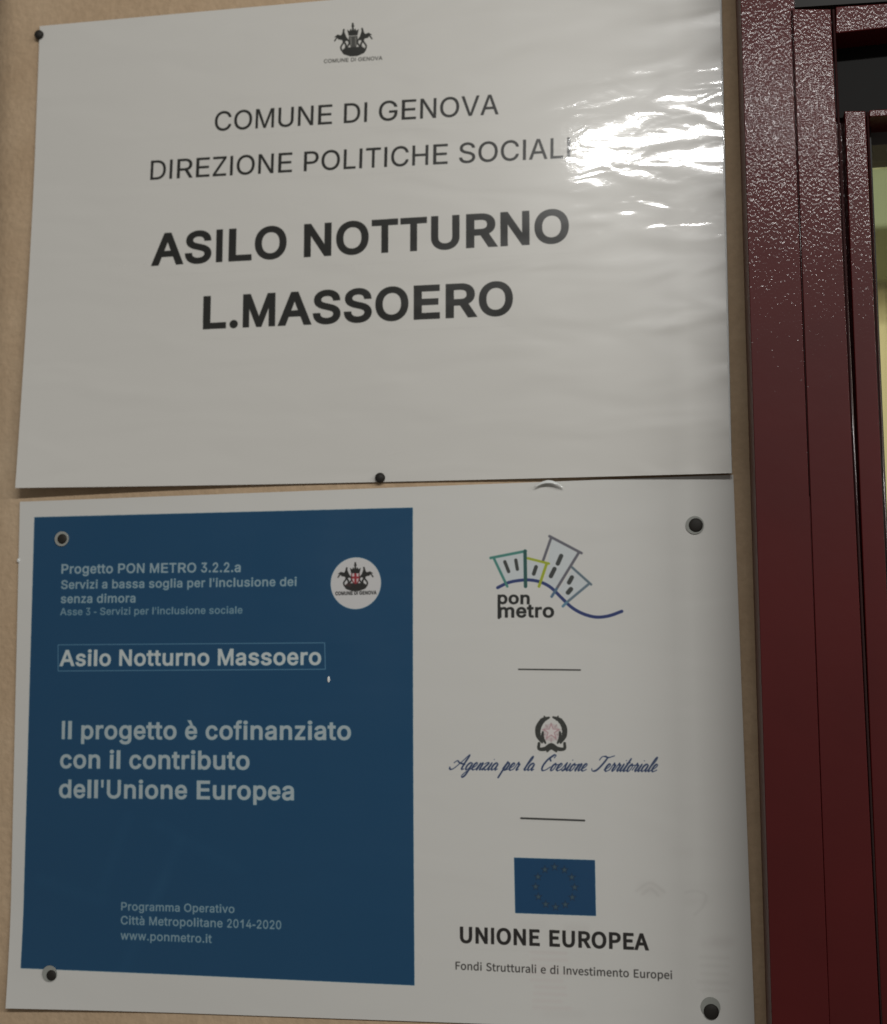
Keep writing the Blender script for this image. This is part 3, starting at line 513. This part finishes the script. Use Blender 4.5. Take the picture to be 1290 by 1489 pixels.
# copperplate line, drawn stroke by stroke
SC = {'a': (.92, [[(.62,.8),(.4,1),(.12,.75),(.08,.3),(.25,0),(.5,.2),(.62,.85),(.64,.2),(.75,0),(.95,.15)]]),
 'e': (.72, [[(0,.15),(.35,.45),(.5,.8),(.32,1),(.12,.75),(.1,.25),(.3,0),(.55,.05),(.75,.2)]]),
 'g': (.88, [[(.62,.8),(.4,1),(.12,.75),(.08,.3),(.25,0),(.5,.2),(.64,.9),(.6,-.6),(.35,-1.05),(.12,-.85),(.4,-.3),(.9,.15)]]),
 'n': (.8, [[(0,.15),(.14,.95),(.14,0)], [(.14,.3),(.36,.95),(.52,.85),(.5,.2),(.6,0),(.8,.15)]]),
 'z': (.75, [[(0,.8),(.2,1),(.5,.9),(.1,.05),(.35,.1),(.55,0),(.75,.15)]]),
 'i': (.46, [[(0,.15),(.16,1),(.14,.2),(.25,0),(.46,.15)], [(.2,1.45),(.21,1.47)]]),
 'p': (.85, [[(0,.2),(.2,1.15),(.12,-1.05)], [(.14,.3),(.36,1),(.6,.75),(.5,.1),(.28,.05),(.5,0),(.85,.15)]]),
 'r': (.68, [[(0,.15),(.15,1.1),(.25,.85),(.45,.85),(.4,.2),(.5,0),(.68,.15)]]),
 'l': (.46, [[(0,.15),(.38,1.4),(.32,1.95),(.18,1.6),(.12,.3),(.25,0),(.46,.15)]]),
 'o': (.78, [[(.3,1),(.08,.6),(.15,.05),(.4,.05),(.52,.6),(.3,1),(.42,.8),(.78,.85)]]),
 's': (.66, [[(0,.1),(.3,1.1),(.34,.7),(.48,.25),(.3,0),(.1,.1)], [(.3,0),(.66,.15)]]),
 't': (.5, [[(0,.15),(.24,1.75),(.15,.2),(.28,0),(.5,.15)], [(.0,1.1),(.45,1.15)]]),
 'A': (1.5, [[(-.75,.35),(-.55,.05),(-.1,.15),(.5,1.1),(1.05,2.1),(1.02,.9),(1.05,.1),(1.4,.1)], [(-.5,.95),(-.2,1.25),(.3,.95),(1.1,.75)]]),
 'C': (1.35, [[(1.0,1.75),(1.05,2.1),(.75,2.15),(.45,1.7),(.75,1.35)], [(.75,2.1),(.3,1.6),(.08,.7),(.3,.05),(.75,.05),(1.2,.5)]]),
 'T': (1.3, [[(-.1,1.5),(.0,1.95),(.45,2.0),(.9,1.85),(1.6,2.1)], [(.85,1.88),(.65,.9),(.3,.1),(-.2,.0),(-.45,.3)]])}
pen = 0.; S_ = []
for ch in 'Agenzia per la Coesione Territoriale':
    if ch == ' ': pen += .72; continue
    if ch == 'T': pen += .45
    if ch == 'C': pen += .2
    adv, sts = SC[ch]
    for st in sts: S_.append([(pen+x+.6*y, y) for x, y in st])
    pen += adv
xs = [x for st in S_ for x, _ in st]; lo_, hi_ = min(xs), max(xs)
A_ = L(654, 1119.2); B_ = L(956.5, 1122.2); u_ = (B_-A_); sc_ = np.linalg.norm(u_)/(hi_-lo_); u_ = u_/np.linalg.norm(u_); v_ = np.array([-u_[1], u_[0]])
print('script scale mm', sc_*1000)
for st in S_:
    P = [A_+u_*(x-lo_)*sc_+v_*y*sc_*.98 for x, y in st]; P = smooth(P, 5)
    d = np.diff(P, axis=0, prepend=P[:1]); dn = (d @ v_) < -1e-6
    wd = np.where(dn, .00085, .00042); wd = np.convolve(np.r_[wd[0], wd, wd[-1]], [.25, .5, .25], 'valid')
    lo.stroke(P, wd, (46, 62, 96))
PARTS_LO.append(('script_line', A_, B_, .0075))
# flag with ring of twelve stars
flag = Q((747.5, 1247.3), (864.8, 1251), (866.3, 1332), (749, 1327.8)); lo.poly([flag], (12, 66, 104))
fc = L(807, 1290)
for i in range(12):
    a = math.radians(30*i); c = fc+np.array([math.sin(a), math.cos(a)])*.0105
    pts = [c+np.array([math.sin(math.pi*j/5), math.cos(math.pi*j/5)])*(.0019 if j % 2 == 0 else .0008) for j in range(10)]
    lo.poly([[c+(p-c)*1.35 for p in pts]], (20, 44, 70), .75); lo.poly([[c+(p-c)*.8 for p in pts]], (96, 112, 110), .6)
lt('UNIONE EUROPEA', 668.7, 1371.2, 943.6, 1382.2, (34, 32, 30), font='s', w=23., cap=487., ky=1.0)
lt('Fondi Strutturali e di Investimento Europei', 662.3, 1410, 977, 1424, (50, 48, 46), font='s', w=7., cap=487., k=.92)
# ghost print and handling marks in the film, then reflections painted on the blue
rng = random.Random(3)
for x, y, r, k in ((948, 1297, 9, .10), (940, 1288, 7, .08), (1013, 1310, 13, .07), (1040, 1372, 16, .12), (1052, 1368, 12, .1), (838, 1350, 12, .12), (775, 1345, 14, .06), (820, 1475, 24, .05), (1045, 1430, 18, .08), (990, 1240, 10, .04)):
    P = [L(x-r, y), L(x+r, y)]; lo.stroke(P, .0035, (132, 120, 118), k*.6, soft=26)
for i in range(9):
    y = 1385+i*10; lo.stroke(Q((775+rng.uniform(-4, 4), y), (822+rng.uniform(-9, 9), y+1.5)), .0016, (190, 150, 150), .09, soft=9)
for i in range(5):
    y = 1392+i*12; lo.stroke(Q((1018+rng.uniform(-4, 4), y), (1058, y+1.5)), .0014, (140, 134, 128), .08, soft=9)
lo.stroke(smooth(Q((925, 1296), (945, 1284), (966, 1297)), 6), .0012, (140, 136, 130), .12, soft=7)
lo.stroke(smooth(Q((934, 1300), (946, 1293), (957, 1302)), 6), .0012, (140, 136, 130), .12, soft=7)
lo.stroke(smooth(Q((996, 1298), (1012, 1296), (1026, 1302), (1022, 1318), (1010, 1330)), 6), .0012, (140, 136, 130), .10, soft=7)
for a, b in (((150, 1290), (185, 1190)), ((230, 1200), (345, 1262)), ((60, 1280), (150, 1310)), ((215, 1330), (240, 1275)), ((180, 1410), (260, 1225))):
    lo.stroke(Q(a, b), .004, (84, 116, 148), .07, soft=34)  # faint reflections painted into the blue print as lighter diagonal streaks
lo.blur(1)
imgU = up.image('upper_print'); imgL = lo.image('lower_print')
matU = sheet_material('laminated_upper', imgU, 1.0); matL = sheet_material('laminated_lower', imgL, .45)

def link(o, parent=None, **props):
    C.objects.link(o)
    if parent: o.parent = parent
    for k, v in props.items(): o[k] = v
    return o
def patch(fr, mat, name, a0, a1, b0, b1, lift=0., step=.006, parent=None, thick=0., quad=None, disc=None):
    """piece of a sheet's face following its curl; with `thick` it becomes the sheet itself"""
    nx = max(1, int(round((a1-a0)/step))); ny = max(1, int(round((b1-b0)/step)))
    V = []; F = []; UV = []; NR = []
    def add(a, b, ex=0.):
        V.append(fr.world(a, b, lift+ex)); UV.append((a/fr.W, b/fr.H))
        h = .001
        ga = (fr.world(a+h, b)-fr.world(a-h, b)); gb = (fr.world(a, b+h)-fr.world(a, b-h))
        n = gb.cross(ga).normalized()
        if n.y > 0: n = -n
        NR.append(n)
    if disc:
        (cx, cy), R = disc; add(cx, cy)
        rings, seg = 4, 40
        for r in range(1, rings+1):
            for s in range(seg):
                t = 2*math.pi*s/seg; add(cx+R*r/rings*math.cos(t), cy+R*r/rings*math.sin(t))
        for s in range(seg): F.append((0, 1+s, 1+(s+1) % seg))
        for r in range(rings-1):
            for s in range(seg):
                p = 1+r*seg; F.append((p+s, p+seg+s, p+seg+(s+1) % seg, p+(s+1) % seg))
    else:
        for j in range(ny+1):
            for i in range(nx+1):
                s, t = i/nx, j/ny
                if quad is not None:
                    q = quad; p = (q[3]*(1-s)+q[2]*s)*(1-t)+(q[0]*(1-s)+q[1]*s)*t; add(p[0], p[1])
                else: add(a0+(a1-a0)*s, b0+(b1-b0)*t)
        g = lambda i, j: j*(nx+1)+i
        for j in range(ny):
            for i in range(nx): F.append((g(i, j), g(i+1, j), g(i+1, j+1), g(i, j+1)))
    nfront = len(V)
    if thick:
        for v in list(V): V.append(v+Vector((0, thick, 0)))
        UV += list(UV); NR += [-n for n in NR]
        k = nfront
        for f in list(F): F.append(tuple(i+k for i in f[::-1]))
        rim = [g(i, 0) for i in range(nx)]+[g(nx, j) for j in range(ny)]+[g(i, ny) for i in range(nx, 0, -1)]+[g(0, j) for j in range(ny, 0, -1)]
        base = len(V)
        for r in rim:
            for q in (r, r+k):
                V.append(V[q].copy()); UV.append(UV[q]); NR.append(None)
        n = len(rim); cen = fr.world(fr.W/2, fr.H/2)
        for i in range(n):
            a, b = base+2*i, base+2*((i+1) % n); F.append((a, a+1, b+1, b))
            d = (V[a]-cen); d.y = 0
            NR[a] = NR[a+1] = d.normalized()
    me = bpy.data.meshes.new(name); me.from_pydata([tuple(v) for v in V], [], F)
    uvl = me.uv_layers.new(name='UVMap')
    for lp in me.loops: uvl.data[lp.index].uv = UV[lp.vertex_index]
    for p in me.polygons: p.use_smooth = True
    me.materials.append(mat); me.update()
    me.normals_split_custom_set_from_vertices([tuple(n) for n in NR])
    return link(bpy.data.objects.new(name, me), parent)
def empty(name, loc, label, cat, group=None):
    o = bpy.data.objects.new(name, None); o.empty_display_size = .02; o.location = loc
    link(o, None, label=label, category=cat)
    if group: o['group'] = group
    return o
def keep(child, parent):
    child.parent = parent; child.matrix_parent_inverse = Matrix.Translation(-Vector(parent.location))
def notice(fr, mat, label, parts):
    t = empty('laminated_notice', fr.world(fr.W/2, 0), label, 'notice')
    keep(patch(fr, mat, 'sheet', 0, fr.W, 0, fr.H, 0, .005, None, .0006), t)
    for name, A, B, h in parts:
        sl = (B[1]-A[1])/(B[0]-A[0]); pad = h*.16; dsc = h*.30
        q = [np.array([A[0]-pad, A[1]+h+pad]), np.array([B[0]+pad, B[1]+h+pad]), np.array([B[0]+pad, B[1]-dsc]), np.array([A[0]-pad, A[1]-dsc])]
        keep(patch(fr, mat, name, A[0], B[0], 0, h*1.4, .00002, .006, None, 0, q), t)
    return t
nU = notice(UP, matU, 'upper white laminated notice with large black capitals and a glare patch at its right', PARTS_UP)
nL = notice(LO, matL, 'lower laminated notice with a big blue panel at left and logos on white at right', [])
def lowpatch(name, quad, lift=.00003, step=.006):
    quad = [np.asarray(p) for p in quad]
    o = patch(LO, matL, name, quad[0][0], quad[1][0], quad[3][1], quad[0][1], lift, step, None, 0, quad); keep(o, nL); return o
def box4(x0, y0, x1, y1): return Q((x0, y0), (x1, y0), (x1, y1), (x0, y1))
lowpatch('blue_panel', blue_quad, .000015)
for name, A, B, h in PARTS_LO:
    pad = h*.16; dsc = h*.34
    lowpatch(name, [(A[0]-pad, A[1]+h+pad), (B[0]+pad, B[1]+h+pad), (B[0]+pad, B[1]-dsc), (A[0]-pad, A[1]-dsc)], 0.00003)
keep(patch(LO, matL, 'round_emblem', 0, 1, 0, 1, 0.00003, disc=(rc, rr)), nL)
lowpatch('city_logo', box4(708, 776, 908, 906), 0.00003)['label'] = 'line drawing of leaning houses over a blue curve'
lowpatch('state_emblem', box4(778, 1038, 824, 1094), 0.00003)
lowpatch('star_flag', flag, 0.00003)
lowpatch('divider_line', box4(752, 970.5, 845.5, 977.5), 0.00003); lowpatch('divider_line', [L(755, 1186.6), L(852, 1190), L(852, 1197), L(755, 1193.6)], 0.00003)
# ------------------------------------------------------------------ solids
def mesh_obj(name, bm, mat, parent=None, bevel=0., seg=3, smooth_=True):
    if bevel: bmesh.ops.bevel(bm, geom=[e for e in bm.edges], offset=bevel, segments=seg, profile=.5, affect='EDGES', clamp_overlap=True)
    bmesh.ops.recalc_face_normals(bm, faces=bm.faces)
    me = bpy.data.meshes.new(name); bm.to_mesh(me); bm.free(); me.materials.append(mat)
    for p in me.polygons: p.use_smooth = smooth_
    o = bpy.data.objects.new(name, me); C.objects.link(o)
    if smooth_ and bevel:
        md = o.modifiers.new('wn', 'WEIGHTED_NORMAL'); md.keep_sharp = True
    if parent: keep(o, parent)
    return o
def prism(name, quad, front, back, mat, parent=None, bevel=.0006):
    """quad: four (X, Z) corners; from `front` metres before the wall to `back`"""
    bm = bmesh.new()
    f = [bm.verts.new((x, -front, z)) for x, z in quad]; b = [bm.verts.new((x, -back, z)) for x, z in quad]
    bm.faces.new(f); bm.faces.new(b[::-1])
    for i in range(4): bm.faces.new((f[i], b[i], b[(i+1) % 4], f[(i+1) % 4]))
    return mesh_obj(name, bm, mat, parent, bevel, smooth_=bool(bevel))
def line_at(x0, y0, x1, y1, off, y):
    """X, Z on the line through two photo points, extended to photo row y"""
    t = (y-y0)/(y1-y0); return tuple(at(x0+(x1-x0)*t, y, off))
def post(name, Lf, Rt, off, back, mat, parent, y0=-90, y1=1600, bevel=.0006):
    return prism(name, [line_at(*Lf, off, y0), line_at(*Rt, off, y0), line_at(*Rt, off, y1), line_at(*Lf, off, y1)], off, back, mat, parent, bevel)

# wall with a soft corner at far left
xL = at(9, 700).x; xR = at(1110, 700).x; rad = .03
bm = bmesh.new(); prof = [(xR+.004, 0.0)]
for i in range(41): prof.append((xR-(xR-xL-0)*i/40.0, 0.0))
for i in range(1, 13):
    a = math.radians(90*i/12); prof.append((xL-rad*math.sin(a), rad*(1-math.cos(a))))
prof.append((xL-rad, .4)); prof = prof[1:]
rows = 50; z0, z1 = -.9, .9; G = []
for j in range(rows+1): G.append([bm.verts.new((x, y, z0+(z1-z0)*j/rows)) for x, y in prof])
for j in range(rows):
    for i in range(len(prof)-1): bm.faces.new((G[j][i], G[j][i+1], G[j+1][i+1], G[j+1][i]))
w = mesh_obj('plaster_wall', bm, M['plaster']); w['kind'] = 'structure'

# door frame and leaf
AL = (1077, 0, 1122.5, 1489); AR_ = (1149, 0, 1206.4, 1489); BL2 = (1152.4, 0, 1206.4, 1489); BR = (1207.5, 0, 1279.5, 1489)
CL = (1221.5, 0, 1282, 1489); CR = (1251.5, 0, 1318, 1489)
df = empty('door_frame', (at(1150, 1489).x, -.0, -.35), 'maroon textured steel door frame post standing against the wall beside the notices', 'door frame')
post('post', AL, AR_, .052, -.060, M['maroon'], df, -200, bevel=.0004)
dl = empty('glazed_door', (at(1250, 1489).x+.3, -.0, -.35), 'maroon metal glazed door at the right edge, yellow room behind its glass', 'door')
FB = .0505
post('stile', BL2, BR, FB, -.030, M['maroon'], dl, 13, bevel=.0004)
post('groove', (1146, 0, 1202, 1489), (1155, 0, 1211, 1489), .0495, -.02, M['maroon'], df, -200, bevel=0)
# head of the frame above the leaf
def row_quad(x0, ya0, yb0, x1, ya1, yb1, off):
    return [tuple(at(x0, ya0, off)), tuple(at(x1, ya1, off)), tuple(at(x1, yb1, off)), tuple(at(x0, yb0, off))]
prism('head_recess', row_quad(1149, -60, 11, 1500, -80, -12, .038), .038, -.03, M['black'], df, 0)
prism('rail', row_quad(1215.5, 9.5, 48, 1500, -9.5, 17, FB-.0015), FB-.0015, -.02, M['maroon'], dl)
prism('transom_panel', row_quad(1209, 30, 172, 1500, 5, 150, .030), .030, -.03, M['transom'], dl, 0)
post('edge_strip', (1204, 0, 1270, 1489), (1224, 0, 1290, 1489), .026, -.03, M['maroon'], dl, 163, bevel=0)
post('glazing_stile', CL, CR, .040, -.028, M['maroon'], dl, 161)
prism('glazing_rail', row_quad(1264.5, 160, 169.5, 1500, 146, 155, .038), .038, -.02, M['maroon'], dl, .0004)
prism('glazing_bead', row_quad(1256, 166, 212, 1500, 150, 196, .016), .016, -.02, M['grey'], dl, .0004)
post('pane_seal', (1253, 0, 1316, 1489), (1258.5, 0, 1321.5, 1489), .024, -.02, M['black'], dl, 165, bevel=0)
def bead(name, Lc, off, r, y0, y1, parent):
    a = line_at(*Lc, off, y0); b = line_at(*Lc, off, y1); bm = bmesh.new(); seg = 14
    R = [[bm.verts.new((p[0]+r*math.cos(2*math.pi*s/seg), -off+r*math.sin(2*math.pi*s/seg), p[1])) for s in range(seg)] for p in (a, b)]
    for s in range(seg): bm.faces.new((R[0][s], R[0][(s+1) % seg], R[1][(s+1) % seg], R[1][s]))
    bm.faces.new(R[0][::-1]); bm.faces.new(R[1])
    return mesh_obj(name, bm, M['glint_bead'], parent)
bead('glint_bead', (1211.0, 0, 1281.5, 1489), .0490, .0007, 14, 1600, dl)  # glossy beads added along the profile edges to catch lamp highlights
bead('glint_bead', (1254.2, 0, 1320, 1489), .0385, .0006, 163, 1600, dl)
bead('glint_bead', (1150.8, 0, 1206.4, 1489), .0503, .0003, 14, 720, df)
a = at(1246, 150, -.012); b = at(1500, 1600, -.012)
prism('glass_pane', [(a.x, a.y), (b.x, a.y), (b.x, b.y), (a.x, b.y)], -.008, -.012, M['glass'], dl, 0)

# lit room behind the glass
dep = -1.25
x0 = at(1150, 600, dep).x
base = bmesh.new()
bmesh.ops.create_cube(base, size=1); bmesh.ops.scale(base, verts=base.verts, vec=(2.2, .02, 3.0)); bmesh.ops.translate(base, verts=base.verts, vec=(x0+.9, 1.28, .2))
iw = mesh_obj('interior_wall', base, M['board'], smooth_=False); iw['kind'] = 'structure'
seam = at(1283.2, 230, dep).x
bw = .062
bm = bmesh.new(); bmesh.ops.create_cube(bm, size=1)
bmesh.ops.scale(bm, verts=bm.verts, vec=(bw-.0022, .014, 2.9)); bmesh.ops.bevel(bm, geom=list(bm.edges), offset=.0012, segments=2, affect='EDGES')
first = mesh_obj('wall_board', bm, M['board'], iw if False else None)
for i in range(-7, 9):
    o = first if i == -7 else first.copy()
    if i != -7: C.objects.link(o)
    o.location = (seam+bw*(i+.5), 1.262, .2); o.parent = iw
fb = bmesh.new(); bmesh.ops.create_cube(fb, size=1); bmesh.ops.scale(fb, verts=fb.verts, vec=(3.2, 1.24, .02)); bmesh.ops.translate(fb, verts=fb.verts, vec=(x0+.9, .65, -.95))
fo = mesh_obj('interior_floor', fb, M['floor'], smooth_=False); fo['kind'] = 'structure'
g0 = at(1220, 246, -.95); g1 = at(1500, 318, -.95)
gc = prism('hanging_panel', [(g0.x, g0.y), (g1.x, g0.y), (g1.x, g1.y), (g0.x, g1.y)], -.95, -1.20, M['green'], None, .006)
gc['label'] = 'grey green horizontal panel inside the room, seen through the door glass'; gc['category'] = 'panel'

# ------------------------------------------------------------------ nails and screws
def dome(name, c, y, r, h, mat, parent, squash=1.0):
    bm = bmesh.new(); seg, rings = 28, 7; R = []
    for k in range(rings):
        a = math.radians(88*k/(rings-1)); rr_, hh = r*math.cos(a), h*math.sin(a)
        R.append([bm.verts.new((c[0]+rr_*math.cos(2*math.pi*s/seg), y-hh, c[1]+rr_*math.sin(2*math.pi*s/seg)*squash)) for s in range(seg)])
    back = [bm.verts.new((v.co.x, y+.0012, v.co.z)) for v in R[0]]
    for A, B in [(back, R[0])]+list(zip(R, R[1:])):
        for s in range(seg): bm.faces.new((A[s], A[(s+1) % seg], B[(s+1) % seg], B[s]))
    bm.faces.new(R[-1]); bm.faces.new(back[::-1])
    return mesh_obj(name, bm, mat, parent)
def cyl(name, c, y0, y1, r, mat, parent, rin=0.):
    bm = bmesh.new(); seg = 32; rr2 = [(r, y0), (r, y1)]+([(rin, y1), (rin, y0)] if rin else [])
    R = [[bm.verts.new((c[0]+q*math.cos(2*math.pi*s/seg), y, c[1]+q*math.sin(2*math.pi*s/seg))) for s in range(seg)] for q, y in rr2]
    for i in range(len(R) if rin else 1):
        A, B = R[i], R[(i+1) % len(R)]
        for s in range(seg): bm.faces.new((A[s], A[(s+1) % seg], B[(s+1) % seg], B[s]))
    if not rin: bm.faces.new(R[0][::-1]); bm.faces.new(R[1])
    return mesh_obj(name, bm, mat, parent, smooth_=False)
def nail(px, py, r_px, fr, label, ring=None, h=.0019, stand=.0):
    k = .728/1920.0
    u = fr.loc(px, py); surf = fr.off(u[0]/fr.W, u[1]/fr.H)
    c = at(px, py, surf+.001)
    t = empty('nail', (c.x, -surf, c.y), label, 'nail', 'dark round nails holding the notices')
    dome('head', c, -(surf+.0009+stand), r_px*k, h, M['nail'], t)
    cyl('shank', c, -(surf+stand), .03, .0011, M['nail'], t)
    if ring:
        rx, ry, ro = ring; rcn = at(rx, ry, surf+.0006)
        wsh = cyl('washer', rcn, -(surf+.00075), -(surf+.0001), ro*k, M['washer'], t)
    return t
nail(56.3, 50, 7.6, UP, 'dark nail at the upper left corner of the upper notice')
nail(552.5, 694.5, 7.6, UP, 'dark nail through the bottom edge of the upper notice')
nail(90.2, 783.5, 7.8, LO, 'dark nail in a grey ring at the upper left corner of the blue panel', (89.7, 783.5, 11.6), .0008)
nail(1012, 763.5, 10., LO, 'dark nail in a grey ring at the upper right of the lower notice', (1010.5, 763.5, 13.0), .0009)
nail(74.5, 1418.5, 7.8, LO, 'dark nail with an offset pale ring at the lower left corner of the blue panel', (72, 1416, 11.8), .0009)
nail(1034.5, 1471.5, 10.4, LO, 'dark nail below a large grey ring at the lower right of the lower notice', (1033.5, 1464.5, 13.2), .0012)

# clear film tab curling off the lower notice's top edge, and small blisters in the film
k = .728/1920
bm = bmesh.new(); c0 = at(778, 709, .003); c1 = at(819, 709, .003); c2 = at(799, 702.5, .003)
n = 22; R = []
for i in range(n+1):
    t = i/n; x = c0.x+(c1.x-c0.x)*t; z = c0.y+(c1.y-c0.y)*t+(c2.y-c0.y)*math.sin(math.pi*t)**.8
    hh = .0018*math.sin(math.pi*(.07+.86*t))                    # a ribbon of film, its face leaning up a little
    sec = []
    for q in range(5):
        a = math.radians(3+4*q); sec.append((-.0046+.0088*(1-math.cos(a)), hh*(math.sin(a)-math.sin(math.radians(3)))/.275))
    sec += [(sec[-1][0]+.0006, sec[-1][1]), (sec[0][0]+.0006, sec[0][1])]
    R.append([bm.verts.new((x, y, z+dz)) for y, dz in sec])
for i in range(n):
    for j in range(7): bm.faces.new((R[i][j], R[i+1][j], R[i+1][(j+1) % 7], R[i][(j+1) % 7]))
bm.faces.new(R[0][::-1]); bm.faces.new(R[-1])
tab = mesh_obj('film_tab', bm, M['film']); keep(tab, nL)
def blister(fr, px, py, r, h, parent, elong=1.):
    p = fr.loc(px, py); y = fr.world(p[0], p[1]).y
    q = fr.world(p[0], p[1])
    return dome('film_blister', (q.x, q.z), q.y-.0001, r, h, M['film'], parent, elong)
bm = bmesh.new(); seg = 10; R = []                  # sealed clear rim of the laminate, right edge of the upper sheet
for i in range(61):
    c = UP.world(UP.W+.0004, UP.H*i/60.0, -.0002)
    R.append([bm.verts.new((c.x+.0006*math.cos(2*math.pi*s/seg), c.y+.0004*math.sin(2*math.pi*s/seg), c.z)) for s in range(seg)])
for A, B in zip(R, R[1:]):
    for s in range(seg): bm.faces.new((A[s], A[(s+1) % seg], B[(s+1) % seg], B[s]))
mesh_obj('film_rim', bm, M['film'], nU)
blister(LO, 478, 988, .0008, .0005, nL, 2.2)
blister(LO, 27, 815, .0010, .0006, nL, 1.3)
